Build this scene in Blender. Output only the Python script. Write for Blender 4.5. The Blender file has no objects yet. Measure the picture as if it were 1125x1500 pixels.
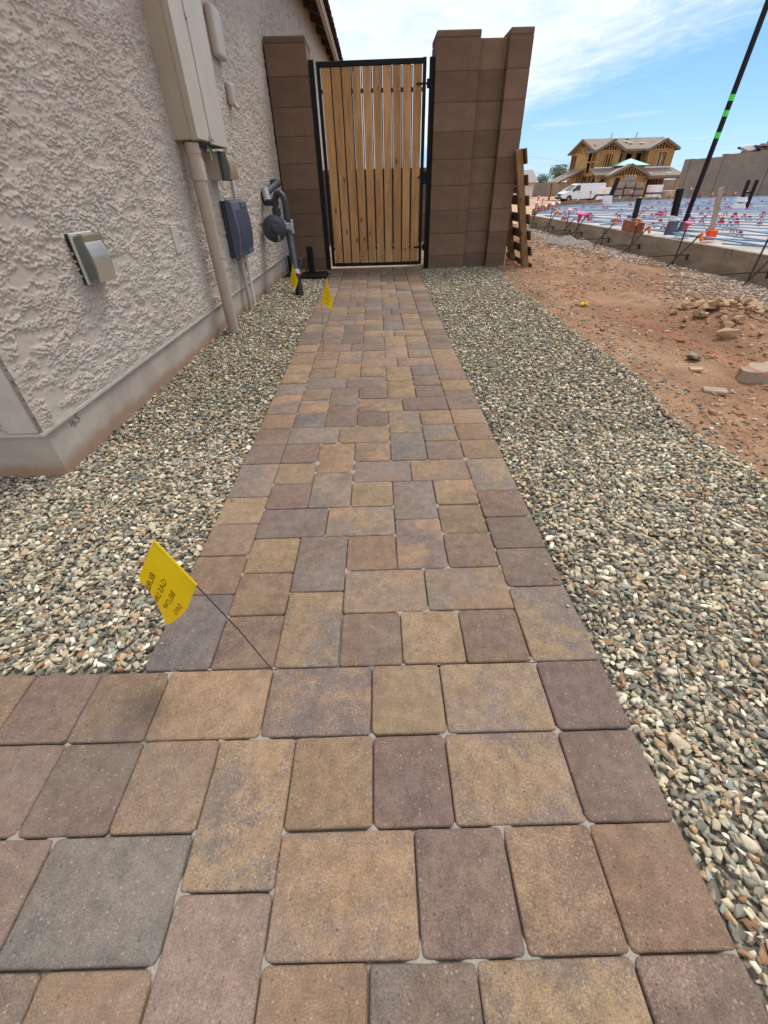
import bpy, bmesh, math, random
import numpy as np
from mathutils import Vector, Matrix, noise as mnoise

R = math.radians
rng = random.Random(7)
nprng = np.random.default_rng(11)
scene = bpy.context.scene
COL = scene.collection

# ------------------------------------------------------------------ camera, sky, sun, exposure
CAM_H = 0.88
cam = bpy.data.cameras.new('camera')
cam.sensor_fit = 'VERTICAL'
cam.sensor_height = 36.0
cam.lens = 613.0 / 1500.0 * 36.0
cam.clip_start = 0.02
cam.clip_end = 3000
camo = bpy.data.objects.new('camera', cam)
COL.objects.link(camo)
pit, rol = R(37.65), R(1.55)
fw = Vector((0, math.cos(pit), -math.sin(pit)))
up0 = Vector((0, math.sin(pit), math.cos(pit)))
r0 = Vector((1, 0, 0))
rt = r0 * math.cos(rol) - up0 * math.sin(rol)
upv = r0 * math.sin(rol) + up0 * math.cos(rol)
camo.matrix_world = Matrix(((rt.x, upv.x, -fw.x, 0), (rt.y, upv.y, -fw.y, 0), (rt.z, upv.z, -fw.z, CAM_H), (0, 0, 0, 1)))
scene.camera = camo

SUN_EL, SUN_AZ = R(62), R(38)        # azimuth measured from +Y towards +X
world = bpy.data.worlds.new('World')
scene.world = world
world.use_nodes = True
wn, wl = world.node_tree.nodes, world.node_tree.links
wn.clear()
wout = wn.new('ShaderNodeOutputWorld')
wbg = wn.new('ShaderNodeBackground')
wl.new(wbg.outputs[0], wout.inputs[0])
sky = wn.new('ShaderNodeTexSky')
sky.sky_type = 'NISHITA'
sky.sun_disc = False
sky.sun_elevation = SUN_EL
sky.sun_rotation = SUN_AZ
sky.air_density = 1.0
sky.dust_density = 0.2
sky.ozone_density = 3.0
SKY_STRENGTH = 0.13
wbg.inputs[1].default_value = SKY_STRENGTH

def wmath(op, a, b=None, c=None):
    n = wn.new('ShaderNodeMath'); n.operation = op
    for i, v in enumerate((a, b, c)):
        if v is None: continue
        if isinstance(v, (int, float)): n.inputs[i].default_value = v
        else: wl.new(v, n.inputs[i])
    return n.outputs[0]
# thin cloud sheet: a flat layer high above, seen in perspective
tc = wn.new('ShaderNodeTexCoord')
sep = wn.new('ShaderNodeSeparateXYZ'); wl.new(tc.outputs['Generated'], sep.inputs[0])
zc = wmath('MAXIMUM', sep.outputs[2], 0.012)
px = wmath('DIVIDE', sep.outputs[0], zc)
py = wmath('DIVIDE', sep.outputs[1], zc)
comb = wn.new('ShaderNodeCombineXYZ'); wl.new(px, comb.inputs[0]); wl.new(py, comb.inputs[1])
def wnoise(scale, detail, rough, dist, sx, sy, ang=0.0):
    mp = wn.new('ShaderNodeMapping'); mp.inputs['Scale'].default_value = (sx, sy, 1)
    mp.inputs['Rotation'].default_value = (0, 0, ang)
    wl.new(comb.outputs[0], mp.inputs[0])
    n = wn.new('ShaderNodeTexNoise'); n.inputs['Scale'].default_value = scale
    n.inputs['Detail'].default_value = detail; n.inputs['Roughness'].default_value = rough
    n.inputs['Distortion'].default_value = dist
    wl.new(mp.outputs[0], n.inputs['Vector'])
    return n.outputs[0]
big = wnoise(0.55, 5, 0.6, 0.6, 1, 0.5)
fine = wnoise(3.2, 7, 0.68, 0.8, 1.0, 0.45, 0.35)
edge = wmath('SUBTRACT', wmath('SUBTRACT', 3.35, wmath('MULTIPLY', py, 0.075)), px)
edge = wmath('ADD', edge, wmath('MULTIPLY', wmath('SUBTRACT', big, 0.5), 1.6))
edge = wmath('ADD', edge, wmath('MULTIPLY', wmath('SUBTRACT', fine, 0.5), 1.1))
mr = wn.new('ShaderNodeMapRange'); mr.interpolation_type = 'SMOOTHSTEP'
wl.new(edge, mr.inputs[0]); mr.inputs[1].default_value = -0.45; mr.inputs[2].default_value = 1.2
cov = wmath('MULTIPLY', mr.outputs[0], wmath('ADD', 0.40, wmath('MULTIPLY', fine, 0.85)))
# a few loose wisps in the blue
wisp = wn.new('ShaderNodeMapRange'); wisp.interpolation_type = 'SMOOTHSTEP'
wl.new(wnoise(0.35, 6, 0.62, 0.5, 1, 0.8), wisp.inputs[0])
wisp.inputs[1].default_value = 0.56; wisp.inputs[2].default_value = 0.8
cov = wmath('MAXIMUM', cov, wmath('MULTIPLY', wisp.outputs[0], 0.5))
cov = wmath('MINIMUM', cov, 0.93)
mixc = wn.new('ShaderNodeMix'); mixc.data_type = 'RGBA'
wl.new(cov, mixc.inputs['Factor'])
# clear blue between the clouds: sky texture tempered towards a desert summer blue by height
ramp = wn.new('ShaderNodeValToRGB')
wl.new(wmath('POWER', wmath('MAXIMUM', sep.outputs[2], 0.0), 0.5), ramp.inputs[0])
cr = ramp.color_ramp
cr.elements[0].position = 0.0; cr.elements[0].color = (0.36, 0.56, 0.78, 1)
cr.elements[1].position = 1.0; cr.elements[1].color = (0.055, 0.16, 0.42, 1)
e = cr.elements.new(0.22); e.color = (0.25, 0.50, 0.80, 1)
e = cr.elements.new(0.45); e.color = (0.13, 0.355, 0.76, 1)
scl = wn.new('ShaderNodeMix'); scl.data_type = 'RGBA'; scl.blend_type = 'MULTIPLY'
scl.inputs[0].default_value = 1.0
wl.new(ramp.outputs[0], scl.inputs[6]); scl.inputs[7].default_value = (6.2, 6.2, 6.2, 1)
tem = wn.new('ShaderNodeMix'); tem.data_type = 'RGBA'; tem.inputs[0].default_value = 0.8
wl.new(sky.outputs[0], tem.inputs[6]); wl.new(scl.outputs[2], tem.inputs[7])
wl.new(tem.outputs[2], mixc.inputs[6])
mixc.inputs[7].default_value = (5.15, 5.45, 5.7, 1)
wl.new(mixc.outputs[2], wbg.inputs[0])

sun = bpy.data.lights.new('sun', 'SUN')
sun.energy = 2.0
sun.angle = R(20)
sun.color = (1.0, 0.95, 0.88)
suno = bpy.data.objects.new('sun', sun)
COL.objects.link(suno)
sdir = Vector((math.sin(SUN_AZ) * math.cos(SUN_EL), math.cos(SUN_AZ) * math.cos(SUN_EL), math.sin(SUN_EL)))
suno.rotation_euler = sdir.to_track_quat('Z', 'Y').to_euler()

scene.view_settings.view_transform = 'Standard'
scene.view_settings.look = 'None'
scene.view_settings.gamma = 1.0
scene.view_settings.use_curve_mapping = False
scene.view_settings.exposure = 0.68

# ------------------------------------------------------------------ material helpers
def srgb(r, g, b):
    f = lambda c: (c / 255 / 12.92) if c / 255 <= 0.04045 else ((c / 255 + 0.055) / 1.055) ** 2.4
    return (f(r), f(g), f(b))

class NT:
    def __init__(s, name):
        s.m = bpy.data.materials.new(name); s.m.use_nodes = True
        s.n, s.l = s.m.node_tree.nodes, s.m.node_tree.links
        s.n.clear()
        s.out = s.n.new('ShaderNodeOutputMaterial')
        s.b = s.n.new('ShaderNodeBsdfPrincipled')
        s.l.new(s.b.outputs[0], s.out.inputs[0])
        s.tc = s.n.new('ShaderNodeTexCoord')
    def put(s, sock, v):
        if isinstance(v, (int, float)): sock.default_value = v
        elif isinstance(v, (tuple, list)):
            sock.default_value = tuple(v) + ((1,) if len(v) == 3 and len(sock.default_value) == 4 else ())
        else: s.l.new(v, sock)
    def math(s, op, a, b=None, c=None, clamp=False):
        n = s.n.new('ShaderNodeMath'); n.operation = op; n.use_clamp = clamp
        for i, v in enumerate((a, b, c)):
            if v is not None: s.put(n.inputs[i], v)
        return n.outputs[0]
    def mapv(s, scale=(1, 1, 1), rot=(0, 0, 0), loc=(0, 0, 0), src='Object'):
        n = s.n.new('ShaderNodeMapping')
        n.inputs['Scale'].default_value = scale; n.inputs['Rotation'].default_value = rot
        n.inputs['Location'].default_value = loc
        s.l.new(s.tc.outputs[src] if isinstance(src, str) else src, n.inputs[0])
        return n.outputs[0]
    def noise(s, scale, detail=4, rough=0.55, dist=0.0, vec=None, out=0):
        n = s.n.new('ShaderNodeTexNoise')
        n.inputs['Scale'].default_value = scale; n.inputs['Detail'].default_value = detail
        n.inputs['Roughness'].default_value = rough; n.inputs['Distortion'].default_value = dist
        s.l.new(vec if vec is not None else s.tc.outputs['Object'], n.inputs['Vector'])
        return n.outputs[out]
    def voro(s, scale, vec=None, feature='F1', out=0, rand=1.0):
        n = s.n.new('ShaderNodeTexVoronoi'); n.feature = feature
        n.inputs['Scale'].default_value = scale; n.inputs['Randomness'].default_value = rand
        s.l.new(vec if vec is not None else s.tc.outputs['Object'], n.inputs['Vector'])
        return n.outputs[out]
    def ramp(s, v, a, b, lo=0.0, hi=1.0, smooth=True):
        n = s.n.new('ShaderNodeMapRange'); n.interpolation_type = 'SMOOTHSTEP' if smooth else 'LINEAR'
        s.put(n.inputs[0], v)
        n.inputs[1].default_value = a; n.inputs[2].default_value = b
        n.inputs[3].default_value = lo; n.inputs[4].default_value = hi
        return n.outputs[0]
    def mix(s, f, a, b, mode='MIX'):
        n = s.n.new('ShaderNodeMix'); n.data_type = 'RGBA'; n.blend_type = mode
        s.put(n.inputs[0], f); s.put(n.inputs[6], a); s.put(n.inputs[7], b)
        return n.outputs[2]
    def attr(s, name, typ='OBJECT', out=0):
        n = s.n.new('ShaderNodeAttribute'); n.attribute_type = typ; n.attribute_name = name
        return n.outputs[out]
    def rnd(s):
        return s.n.new('ShaderNodeObjectInfo').outputs['Random']
    def bump(s, h, strength=0.5, dist=0.01, prev=None):
        n = s.n.new('ShaderNodeBump')
        n.inputs['Strength'].default_value = strength; n.inputs['Distance'].default_value = dist
        s.l.new(h, n.inputs['Height'])
        if prev is not None: s.l.new(prev, n.inputs['Normal'])
        return n.outputs[0]
    def done(s, col=None, rough=0.8, normal=None, metal=0.0, spec=0.3):
        if col is not None: s.put(s.b.inputs['Base Color'], col)
        s.put(s.b.inputs['Roughness'], rough)
        s.put(s.b.inputs['Metallic'], metal)
        s.b.inputs['Specular IOR Level'].default_value = spec
        if normal is not None: s.l.new(normal, s.b.inputs['Normal'])
        return s.m

def simple(name, col, rough=0.7, var=0.12, scale=12, bumps=0.0, bscale=60, metal=0.0, spec=0.3, bdist=0.004):
    t = NT(name)
    f = t.noise(scale, 5, 0.6)
    c = t.mix(t.ramp(f, 0.3, 0.7), tuple(x * (1 - var) for x in col), tuple(min(1, x * (1 + var)) for x in col))
    nrm = t.bump(t.noise(bscale, 5, 0.6), bumps, bdist) if bumps else None
    return t.done(c, rough, nrm, metal, spec)

M = {}
def build_materials():
    # pavers: two tones per stone come from its own properties
    t = NT('paver_concrete')
    rv = t.rnd()
    off = t.n.new('ShaderNodeVectorMath'); off.operation = 'ADD'
    cmb = t.n.new('ShaderNodeCombineXYZ')
    for i, k in enumerate((37.0, 91.0, 13.0)): t.l.new(t.math('MULTIPLY', rv, k), cmb.inputs[i])
    t.l.new(t.tc.outputs['Object'], off.inputs[0]); t.l.new(cmb.outputs[0], off.inputs[1])
    v = off.outputs[0]
    ca, cb = t.attr('tone_a'), t.attr('tone_b')
    sw = t.noise(6.0, 5, 0.68, 0.4, v)
    grain = t.noise(240, 3, 0.7, 0, v)
    blend = t.ramp(t.math('ADD', sw, t.math('MULTIPLY', t.math('SUBTRACT', grain, 0.5), 0.7)), 0.42, 0.61)
    base = t.mix(blend, ca, cb)
    mot = t.noise(38, 4, 0.65, 0, v)
    base = t.mix(1.0, base, t.mix(t.ramp(mot, 0.25, 0.75), (0.80, 0.80, 0.80), (1.17, 1.16, 1.15)), 'MULTIPLY')
    gr2 = t.noise(420, 2, 0.8, 0, v)
    base = t.mix(1.0, base, t.mix(t.ramp(gr2, 0.3, 0.7), (0.70, 0.70, 0.70), (1.28, 1.27, 1.26)), 'MULTIPLY')
    sp = t.voro(130, v)
    spk = t.ramp(sp, 0.12, 0.34, 1.0, 0.0)
    cid = t.n.new('ShaderNodeTexVoronoi'); cid.inputs['Scale'].default_value = 130; t.l.new(v, cid.inputs['Vector'])
    sepc = t.n.new('ShaderNodeSeparateColor'); t.l.new(cid.outputs['Color'], sepc.inputs[0])
    light = t.math('MULTIPLY', spk, t.math('GREATER_THAN', sepc.outputs[0], 0.80))
    dark = t.math('MULTIPLY', spk, t.math('LESS_THAN', sepc.outputs[0], 0.11))
    base = t.mix(t.math('MULTIPLY', light, 0.45), base, (0.40, 0.33, 0.26))
    base = t.mix(t.math('MULTIPLY', dark, 0.45), base, (0.035, 0.03, 0.028))
    # dry dust lying over the paving, in patches that run across the joints
    geo = t.n.new('ShaderNodeNewGeometry')
    dust = t.math('MULTIPLY', t.ramp(t.noise(2.3, 5, 0.65, 0.3, geo.outputs['Position']), 0.42, 0.72), t.ramp(t.noise(45, 4, 0.7, 0, geo.outputs['Position']), 0.3, 0.7, 0.3, 1.0))
    base = t.mix(t.math('MULTIPLY', dust, 0.26), base, (0.33, 0.275, 0.22))
    nh = t.math('ADD', t.math('MULTIPLY', t.noise(240, 3, 0.7, 0, v), 0.6), t.math('MULTIPLY', t.noise(60, 4, 0.6, 0, v), 0.5))
    nh = t.math('SUBTRACT', nh, t.math('MULTIPLY', dark, 0.5))
    M['paver'] = t.done(base, 0.88, t.bump(nh, 0.55, 0.004), spec=0.25)

    # joint sand
    t = NT('joint_sand')
    c = t.mix(t.noise(260, 3, 0.7), (0.16, 0.135, 0.11), (0.44, 0.39, 0.345))
    M['sand'] = t.done(c, 0.95, t.bump(t.noise(300, 3, 0.7), 0.6, 0.003))

    # gravel stones: a colour stored per stone
    t = NT('gravel_stone')
    c = t.attr('tint', 'GEOMETRY')
    n1 = t.noise(90, 4, 0.65)
    c = t.mix(1.0, c, t.mix(t.ramp(n1, 0.25, 0.75), (0.82, 0.82, 0.82), (1.16, 1.15, 1.13)), 'MULTIPLY')
    n2 = t.noise(420, 2, 0.7)
    c = t.mix(1.0, c, t.mix(n2, (0.75, 0.75, 0.75), (1.22, 1.22, 1.22)), 'MULTIPLY')
    M['gravel'] = t.done(c, 0.92, t.bump(t.noise(180, 4, 0.6), 0.35, 0.003), spec=0.15)
    t = NT('gravel_bed')
    M['gravel_bed'] = t.done(t.mix(t.noise(120, 4), (0.10, 0.088, 0.07), (0.24, 0.21, 0.165)), 0.95)

    # stucco that is modelled as relief: only colour and sand grain here
    t = NT('stucco_coat')
    sw = t.noise(2.2, 4, 0.6)
    c = t.mix(t.ramp(sw, 0.3, 0.7), srgb(186, 170, 154), srgb(197, 182, 166))
    c = t.mix(t.math('MULTIPLY', t.noise(60, 4, 0.7), 0.25), c, srgb(170, 154, 138))
    st = t.ramp(t.noise(0.9, 5, 0.6, 0.4), 0.58, 0.8, 0, 0.35)
    c = t.mix(st, c, srgb(178, 166, 148))
    M['stucco_coat'] = t.done(c, 0.93, t.bump(t.noise(300, 3, 0.7), 0.5, 0.003), spec=0.1)
    t = NT('stucco_lace')
    wv = t.noise(3.0, 3, 0.6, 0, None, 1)
    add = t.n.new('ShaderNodeVectorMath'); add.operation = 'MULTIPLY_ADD'
    t.l.new(wv, add.inputs[0]); add.inputs[1].default_value = (0.10, 0.10, 0.10); t.l.new(t.tc.outputs['Object'], add.inputs[2])
    v1 = t.mapv((1.0, 0.50, 1.25), (R(12), 0, 0), src=add.outputs[0])
    v2 = t.mapv((1.0, 0.62, 1.2), (R(-8), 0, 0), (5, 3, 2), src=add.outputs[0])
    n1 = t.noise(15, 7, 0.66, 0, v1)
    n2 = t.noise(30, 6, 0.68, 0, v2)
    p1 = t.ramp(n1, 0.50, 0.535)
    p2 = t.ramp(n2, 0.535, 0.575)
    pv = t.noise(2.6, 3, 0.6)
    sandn = t.noise(300, 3, 0.7)
    h = t.math('MULTIPLY', p1, t.ramp(n1, 0.5, 0.75, 0.75, 0.45))
    h = t.math('MAXIMUM', h, t.math('MULTIPLY', p2, t.ramp(pv, 0.38, 0.6, 0.15, 0.8)))
    h = t.math('ADD', h, t.math('MULTIPLY', n2, 0.35))
    h = t.math('ADD', h, t.math('MULTIPLY', sandn, 0.16))
    sw = t.noise(2.2, 4, 0.6)
    c = t.mix(t.ramp(sw, 0.3, 0.7), srgb(186, 170, 154), srgb(197, 182, 166))
    c = t.mix(t.math('MULTIPLY', t.noise(60, 4, 0.7), 0.25), c, srgb(170, 154, 138))
    st = t.ramp(t.noise(0.9, 5, 0.6, 0.4), 0.58, 0.8, 0, 0.35)
    c = t.mix(st, c, srgb(178, 166, 148))
    M['stucco'] = t.done(c, 0.93, t.bump(h, 1.0, 0.0075), spec=0.1)
    M['stucco_smooth'] = simple('stucco_trim', srgb(184, 171, 158), 0.93, 0.08, 9, 0.35, 160)

    # stem wall with a red dirt splash line
    t = NT('stem_wall')
    z = t.n.new('ShaderNodeSeparateXYZ'); t.l.new(t.tc.outputs['Object'], z.inputs[0])
    nn = t.noise(3.0, 6, 0.65)
    c = t.mix(t.ramp(t.noise(5, 5, 0.6), 0.3, 0.7), srgb(164, 149, 135), srgb(180, 166, 150))
    lvl = t.math('SUBTRACT', z.outputs[2], t.math('MULTIPLY', t.math('SUBTRACT', nn, 0.5), 0.14))
    lvl = t.math('SUBTRACT', lvl, t.math('MULTIPLY', z.outputs[1], 0.020))
    c = t.mix(t.math('MULTIPLY', t.ramp(lvl, 0.018, 0.075, 1, 0), 0.75), c, srgb(150, 112, 86))
    sc = t.ramp(t.noise(30, 5, 0.7, 0.3, t.mapv((1, 0.4, 1.6))), 0.66, 0.72)
    c = t.mix(t.math('MULTIPLY', sc, 0.3), c, srgb(110, 98, 90))
    M['stem'] = t.done(c, 0.93, t.bump(t.noise(34, 5, 0.6), 0.35, 0.006), spec=0.15)

    # painted split block
    t = NT('painted_block')
    c = t.mix(t.ramp(t.noise(6, 5, 0.6), 0.3, 0.7), (0.162, 0.098, 0.064), (0.204, 0.126, 0.083))
    c = t.mix(1.0, c, t.mix(t.rnd(), (0.84, 0.84, 0.84), (1.14, 1.14, 1.14)), 'MULTIPLY')
    pits = t.ramp(t.voro(90), 0.05, 0.20, 1, 0)
    pp = t.math('MULTIPLY', pits, t.ramp(t.noise(25, 2), 0.5, 0.6))
    c = t.mix(t.math('MULTIPLY', pp, 0.6), c, (0.05, 0.033, 0.025))
    hh = t.math('SUBTRACT', t.noise(110, 4, 0.7), pp)
    M['block'] = t.done(c, 0.9, t.bump(hh, 0.5, 0.004), spec=0.2)
    M['block_mortar'] = simple('block_mortar', (0.135, 0.082, 0.054), 0.95, 0.15, 20, 0.3, 120)

    # wood
    def wood(name, a, b, knots=True, grainscale=1.0, rough=0.75):
        t = NT(name)
        rv = t.rnd()
        cm = t.n.new('ShaderNodeCombineXYZ')
        for i, k in enumerate((13.0, 29.0, 57.0)): t.l.new(t.math('MULTIPLY', rv, k), cm.inputs[i])
        ad = t.n.new('ShaderNodeVectorMath'); ad.operation = 'ADD'
        t.l.new(t.tc.outputs['Object'], ad.inputs[0]); t.l.new(cm.outputs[0], ad.inputs[1])
        g = t.noise(70 * grainscale, 5, 0.6, 0.4, t.mapv((1, 1, 0.05), src=ad.outputs[0]))
        g2 = t.noise(6, 4, 0.6, 0.3, t.mapv((1, 1, 0.25), src=ad.outputs[0]))
        c = t.mix(t.ramp(g, 0.3, 0.7), a, b)
        c = t.mix(1.0, c, t.mix(t.ramp(g2, 0.3, 0.7), (0.78, 0.76, 0.73), (1.16, 1.14, 1.10)), 'MULTIPLY')
        c = t.mix(1.0, c, t.mix(rv, (0.86, 0.85, 0.84), (1.12, 1.11, 1.10)), 'MULTIPLY')
        if knots:
            k = t.ramp(t.voro(5.5, t.mapv((1.6, 1.6, 0.8), src=ad.outputs[0])), 0.07, 0.16, 1, 0)
            c = t.mix(t.math('MULTIPLY', k, 0.8), c, tuple(x * 0.28 for x in a))
        return t.done(c, rough, t.bump(g, 0.25, 0.003), spec=0.25)
    M['cedar'] = wood('cedar_board', (0.40, 0.20, 0.080), (0.55, 0.31, 0.135))
    M['form_wood'] = wood('weathered_wood', (0.20, 0.15, 0.11), (0.30, 0.235, 0.175), False)
    M['pallet_wood'] = wood('brown_wood', (0.22, 0.115, 0.055), (0.33, 0.19, 0.095), True)
    M['dark_wood'] = wood('dark_brown_wood', (0.085, 0.048, 0.03), (0.14, 0.085, 0.05), True)  # darker brown wood tone for the slats and the tile pallets
    M['stake_wood'] = wood('stake_wood', (0.36, 0.27, 0.19), (0.46, 0.36, 0.26), False)
    M['osb'] = wood('strand_board', (0.35, 0.195, 0.078), (0.47, 0.28, 0.12), False, 0.3)
    M['stud'] = wood('framing_lumber', (0.34, 0.18, 0.075), (0.46, 0.265, 0.115), False)

    # metals, plastics
    M['black'] = simple('black_powder_coat', (0.008, 0.008, 0.009), 0.55, 0.2, 30, 0.05, 200, spec=0.2)
    M['black_plastic'] = simple('black_abs_plastic', (0.008, 0.008, 0.010), 0.55, 0.2, 30, spec=0.25)
    M['steel'] = simple('rusty_steel', (0.075, 0.05, 0.042), 0.7, 0.35, 40, 0.2, 200, metal=0.3)
    M['zinc'] = simple('zinc', (0.45, 0.45, 0.44), 0.45, 0.15, 40, metal=0.7)
    M['beige_metal'] = simple('beige_enamel', srgb(184, 172, 157), 0.55, 0.05, 5, 0.05, 140, spec=0.4)
    M['beige_side'] = simple('beige_paint', srgb(176, 160, 141), 0.6, 0.06, 5, 0.05, 140, spec=0.35)
    M['beige_pvc'] = simple('painted_pipe', srgb(177, 157, 140), 0.6, 0.07, 9, 0.08, 80)
    M['beige_plastic'] = simple('beige_plastic', srgb(190, 180, 160), 0.5, 0.06, 20)
    M['white_pvc'] = simple('white_pipe', srgb(212, 205, 194), 0.45, 0.05, 12)
    M['grey_plastic'] = simple('slate_grey_plastic', srgb(86, 90, 104), 0.5, 0.06, 10, spec=0.4)
    M['grey_plastic_dark'] = simple('dark_grey_plastic', srgb(62, 64, 76), 0.55, 0.06, 10)
    M['gas_grey'] = simple('grey_pipe_paint', srgb(60, 62, 67), 0.55, 0.14, 25, 0.15, 90, spec=0.4)
    M['gas_light'] = simple('pale_cast_metal', srgb(165, 166, 170), 0.5, 0.12, 25, 0.15, 90, spec=0.4)
    t = NT('smoked_cover')
    t.b.inputs['Transmission Weight'].default_value = 0.55
    t.b.inputs['IOR'].default_value = 1.35
    M['smoke'] = t.done(t.mix(t.noise(9, 3), srgb(126, 132, 128), srgb(160, 164, 156)), 0.22, spec=0.5)
    t = NT('amber_cover')
    t.b.inputs['Transmission Weight'].default_value = 0.45
    t.b.inputs['IOR'].default_value = 1.35
    M['amber'] = t.done(t.mix(t.noise(14, 3), srgb(150, 138, 112), srgb(176, 168, 148)), 0.28, spec=0.5)
    M['rubber'] = simple('foam_gasket', (0.03, 0.03, 0.032), 0.9, 0.2, 40)
    M['green_wire'] = simple('green_wire', (0.04, 0.30, 0.06), 0.5, 0.1)
    # flags
    t = NT('yellow_vinyl')
    t.b.inputs['Subsurface Weight'].default_value = 0.0
    tr = t.n.new('ShaderNodeBsdfTranslucent'); tr.inputs[0].default_value = (0.85, 0.62, 0.0, 1)
    mx = t.n.new('ShaderNodeMixShader'); mx.inputs[0].default_value = 0.35
    t.l.new(t.b.outputs[0], mx.inputs[1]); t.l.new(tr.outputs[0], mx.inputs[2]); t.l.new(mx.outputs[0], t.out.inputs[0])
    M['yellow'] = t.done(t.mix(t.noise(20, 3), (0.86, 0.64, 0.004), (0.92, 0.70, 0.008)), 0.42, spec=0.4)
    M['ink'] = simple('black_ink', (0.045, 0.035, 0.006), 0.6, 0.05)
    M['pencil'] = simple('pencil', (0.13, 0.11, 0.10), 0.8, 0.1)
    # dirt
    t = NT('red_dirt')
    n1 = t.noise(1.1, 6, 0.62, 0.3); n2 = t.noise(7, 6, 0.68); n3 = t.noise(55, 4, 0.7)
    c = t.mix(t.ramp(n1, 0.35, 0.65), srgb(138, 104, 80), srgb(166, 134, 107))
    c = t.mix(t.ramp(n2, 0.35, 0.7, 0, 0.75), c, srgb(126, 95, 74))
    c = t.mix(1.0, c, t.mix(t.ramp(n3, 0.25, 0.75), (0.7, 0.7, 0.7), (1.28, 1.26, 1.24)), 'MULTIPLY')
    peb = t.ramp(t.voro(46), 0.16, 0.3, 1, 0)
    pid = t.n.new('ShaderNodeTexVoronoi'); pid.inputs['Scale'].default_value = 46; t.l.new(t.tc.outputs['Object'], pid.inputs['Vector'])
    sc_ = t.n.new('ShaderNodeSeparateColor'); t.l.new(pid.outputs['Color'], sc_.inputs[0])
    pk = t.math('MULTIPLY', peb, t.math('GREATER_THAN', sc_.outputs[0], 0.72))
    c = t.mix(t.math('MULTIPLY', pk, 0.7), c, srgb(186, 160, 136))
    hh = t.math('ADD', t.math('MULTIPLY', n2, 1.0), t.math('MULTIPLY', n3, 0.45))
    hh = t.math('ADD', hh, t.math('MULTIPLY', pk, 0.25))
    M['dirt'] = t.done(c, 0.96, t.bump(hh, 0.8, 0.03), spec=0.1)
    t = NT('lot_ground')
    c = t.mix(t.ramp(t.noise(0.25, 6, 0.6), 0.35, 0.65), srgb(176, 144, 116), srgb(190, 164, 138))
    M['lot'] = t.done(t.mix(t.ramp(t.noise(3, 5, 0.6), 0.4, 0.7, 0, 0.6), c, srgb(150, 116, 92)), 0.96, spec=0.1)
    t = NT('slab_base')
    c = t.mix(t.ramp(t.noise(1.2, 6, 0.65), 0.35, 0.65), srgb(160, 152, 144), srgb(192, 186, 180))
    c = t.mix(t.ramp(t.noise(16, 5, 0.65), 0.35, 0.75, 0, 0.5), c, srgb(150, 138, 128))
    M['slab'] = t.done(c, 0.9, t.bump(t.noise(30, 4), 0.4, 0.02), spec=0.15)
    t = NT('concrete_form')
    sm = t.noise(5, 6, 0.65, 0.2, t.mapv((1, 0.5, 2)))
    c = t.mix(t.ramp(sm, 0.3, 0.7), srgb(132, 118, 102), srgb(160, 146, 128))
    stn = t.ramp(t.noise(4.5, 4, 0.6, 0.4, t.mapv((1, 1.2, 0.5))), 0.58, 0.68, 0, 0.55)
    c = t.mix(stn, c, srgb(92, 80, 68))
    M['form'] = t.done(c, 0.92, t.bump(t.noise(26, 5, 0.6), 0.4, 0.01), spec=0.15)
    M['concrete'] = simple('broken_concrete', srgb(158, 138, 118), 0.93, 0.12, 14, 0.6, 60, bdist=0.006)
    M['rock'] = simple('brown_rock', srgb(180, 148, 116), 0.93, 0.25, 14, 0.6, 40, bdist=0.008)
    M['rock_grey'] = simple('grey_rock', srgb(146, 130, 114), 0.93, 0.22, 14, 0.6, 40, bdist=0.008)
    M['cable'] = simple('blue_sheath', srgb(124, 148, 176), 0.5, 0.08, 5)
    M['chair_red'] = simple('red_plastic', srgb(178, 44, 78), 0.5, 0.1, 20)
    M['pink'] = simple('pink_plastic', srgb(240, 166, 176), 0.6, 0.1, 20)
    M['magenta'] = simple('magenta_plastic', srgb(214, 76, 128), 0.6, 0.1, 20)
    M['orange'] = simple('orange_plastic', srgb(228, 140, 92), 0.6, 0.12, 20)
    M['safety_orange'] = simple('safety_orange', srgb(240, 86, 30), 0.6, 0.1, 20)
    M['white_cap'] = simple('white_plastic', srgb(228, 226, 224), 0.5, 0.06, 20)
    M['foam'] = simple('white_foam_wrap', srgb(214, 214, 216), 0.7, 0.1, 14, 0.3, 30)
    M['foam_dark'] = simple('grey_foam_wrap', srgb(92, 94, 104), 0.8, 0.15, 14, 0.3, 30)
    M['green_tape'] = simple('green_tape', srgb(84, 220, 90), 0.5, 0.05, 20)
    M['pink_string'] = simple('pink_string', srgb(240, 110, 110), 0.8, 0.1, 20)
    M['red_board'] = simple('red_brown_board', srgb(158, 92, 74), 0.85, 0.1, 8)
    t = NT('grey_block_wall')
    br = t.n.new('ShaderNodeTexBrick')
    br.inputs['Color1'].default_value = srgb(130, 122, 116) + (1,); br.inputs['Color2'].default_value = srgb(124, 117, 112) + (1,)
    br.inputs['Mortar'].default_value = srgb(124, 113, 105) + (1,)
    br.inputs['Scale'].default_value = 1.0; br.inputs['Brick Width'].default_value = 0.45; br.inputs['Row Height'].default_value = 0.225
    br.inputs['Mortar Size'].default_value = 0.012
    sx = t.n.new('ShaderNodeSeparateXYZ'); t.l.new(t.tc.outputs['Object'], sx.inputs[0])
    cx = t.n.new('ShaderNodeCombineXYZ'); t.l.new(sx.outputs[1], cx.inputs[0]); t.l.new(sx.outputs[2], cx.inputs[1])
    t.l.new(cx.outputs[0], br.inputs['Vector'])
    c = t.mix(1.0, br.outputs[0], t.mix(t.noise(1.4, 5, 0.65), (0.7, 0.7, 0.7), (1.25, 1.25, 1.25)), 'MULTIPLY')
    M['grey_wall'] = t.done(c, 0.92, t.bump(br.outputs['Fac'], -0.3, 0.01), spec=0.15)
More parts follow.
